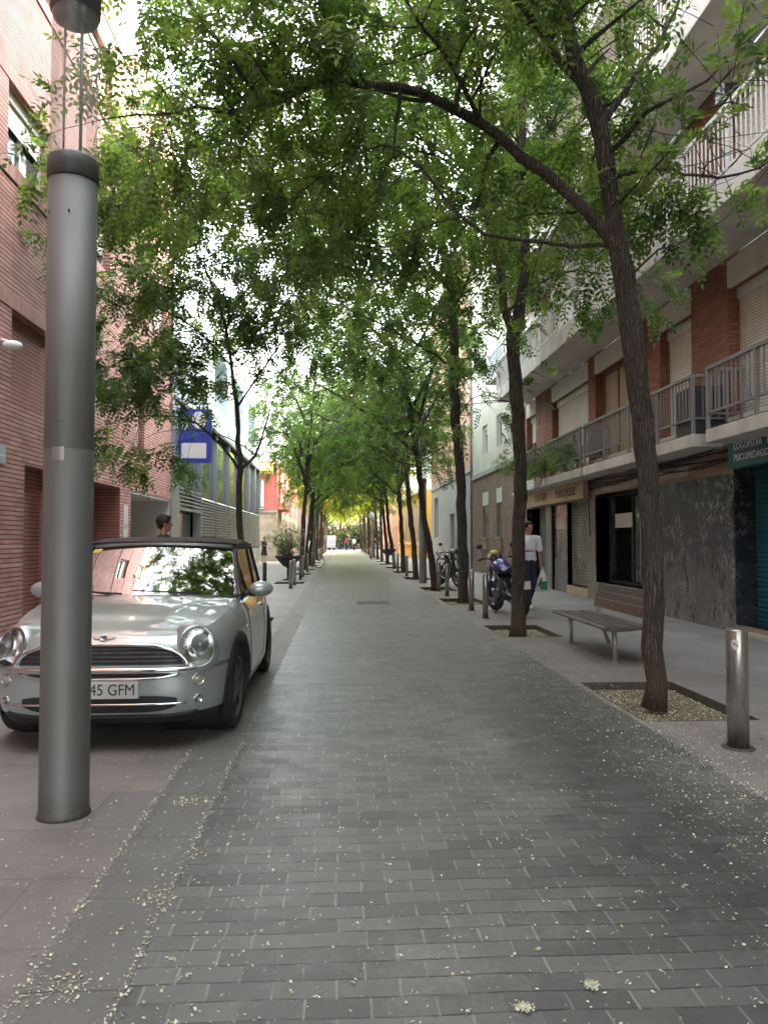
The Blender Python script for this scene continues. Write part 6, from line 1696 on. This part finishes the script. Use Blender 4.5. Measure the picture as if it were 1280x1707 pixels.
# ------------------------------------------------------------------ fallen blossom
def litter(name, pts, size, mat, seed, label=None, lift=.003):
    rs = np.random.RandomState(seed); P = np.array(pts); n = len(P)
    a = rs.uniform(0, 6.28, n); L = size * np.clip(np.exp(rs.normal(-.05, .5, n)), .3, 1.9); W_ = L * rs.uniform(.3, .8, n)
    u = np.stack([np.cos(a), np.sin(a), rs.normal(0, .3, n)], 1); v = np.stack([-np.sin(a), np.cos(a), rs.normal(0, .3, n)], 1)
    z = P.copy(); z[:, 2] += lift + L * .18
    V = np.stack([z - u * L[:, None] * .5, z - v * W_[:, None] * .5, z + u * L[:, None] * .5, z + v * W_[:, None] * .5], 1).reshape(-1, 3)
    V[:, 2] = np.maximum(V[:, 2], np.repeat(P[:, 2], 4) + .002)
    me = D.meshes.new(name); me.vertices.add(n * 4); me.loops.add(n * 4); me.polygons.add(n)
    me.vertices.foreach_set('co', V.astype(np.float32).ravel()); me.loops.foreach_set('vertex_index', np.arange(n * 4, dtype=np.int32))
    me.polygons.foreach_set('loop_start', np.arange(0, n * 4, 4, dtype=np.int32)); me.polygons.foreach_set('loop_total', np.full(n, 4, dtype=np.int32)); me.update(calc_edges=True)
    me.materials.append(MAT[mat]); o = D.objects.new(name, me); COL.objects.link(o); o['kind'] = 'stuff'
    if label: o['label'] = label; o['category'] = 'fallen blossom'
    return o
rs = np.random.RandomState(77); pts = []
def inpit(x, y):
    for (a, b, c, d) in rp + lp:
        if a < x < b and c < y < d: return True
    return False
def sc(n, xf, yf):
    for _ in range(n):
        x, y = xf(), yf(); pts.append((x, y, -.075 if inpit(x, y) else .002))
def clus(n, x, y, s):
    for _ in range(n): pts.append((x + rs.normal(0, s), y + rs.normal(0, s), .002))
ylin = lambda: 1.2 + 40 * rs.random_sample() ** 1.7
sc(6500, lambda: rs.uniform(-.6, 2.3), ylin)
sc(13000, lambda: 2.25 + abs(rs.normal(0, .55)), ylin)
sc(22000, lambda: rs.normal(2.25, .36), lambda: 2.2 + 34 * rs.random_sample() ** 1.5)
sc(4000, lambda: rs.uniform(3.2, 5.9), ylin)
sc(8000, lambda: rs.normal(-.95, .5), ylin)
sc(1800, lambda: rs.uniform(-3.2, -.9), ylin)
for x in (-.98, -.665): sc(2000, lambda: rs.normal(x, .013), lambda: 1.6 + 12 * rs.random_sample() ** 1.2)
sc(500, lambda: rs.normal(2.31, .02), lambda: 2.5 + 14 * rs.random_sample())
# tufts caught in the paver joints
for _ in range(230):
    x = rs.uniform(-.6, 2.25); y = 1.3 + 12 * rs.random_sample() ** 1.3; clus(rs.randint(3, 12), x, y, .011)
for _ in range(120):
    x = rs.normal(2.3, .3); y = 2.2 + 12 * rs.random_sample(); clus(rs.randint(8, 30), x, y, .035)
for x, y in ((.55, 2.32), (.79, 2.42)): clus(260, x, y, .011)
for x, y in ((-.86, 2.5), (-.72, 3.1), (-1.0, 1.75), (-.8, 4.2)): clus(130, x, y, .045)
litter('fallen_blossom', pts, .0085, 'blossom', 1, 'pale yellow blossom scattered over the road and pavement')
pts = []
for (a, b, c, d) in rp + lp:
    n = 3600 if c < 14 else 500 if c < 30 else 150
    for _ in range(n):
        x, y = rs.uniform(a + .02, b - .02), rs.uniform(c + .02, d - .02); pts.append((x, y, -.072))
litter('blossom_in_tree_pits', pts, .0125, 'blossom', 2, 'thick yellowish litter lying in the sunken tree pits')
pts = []
sc(1600, lambda: rs.normal(2.45, .6), ylin); sc(900, lambda: rs.normal(-.9, .6), ylin); sc(800, lambda: rs.uniform(-.6, 2.3), ylin)
litter('dry_leaf_litter', pts, .013, 'blossomdry', 3, 'small dry brown-green leaf scraps on the paving')
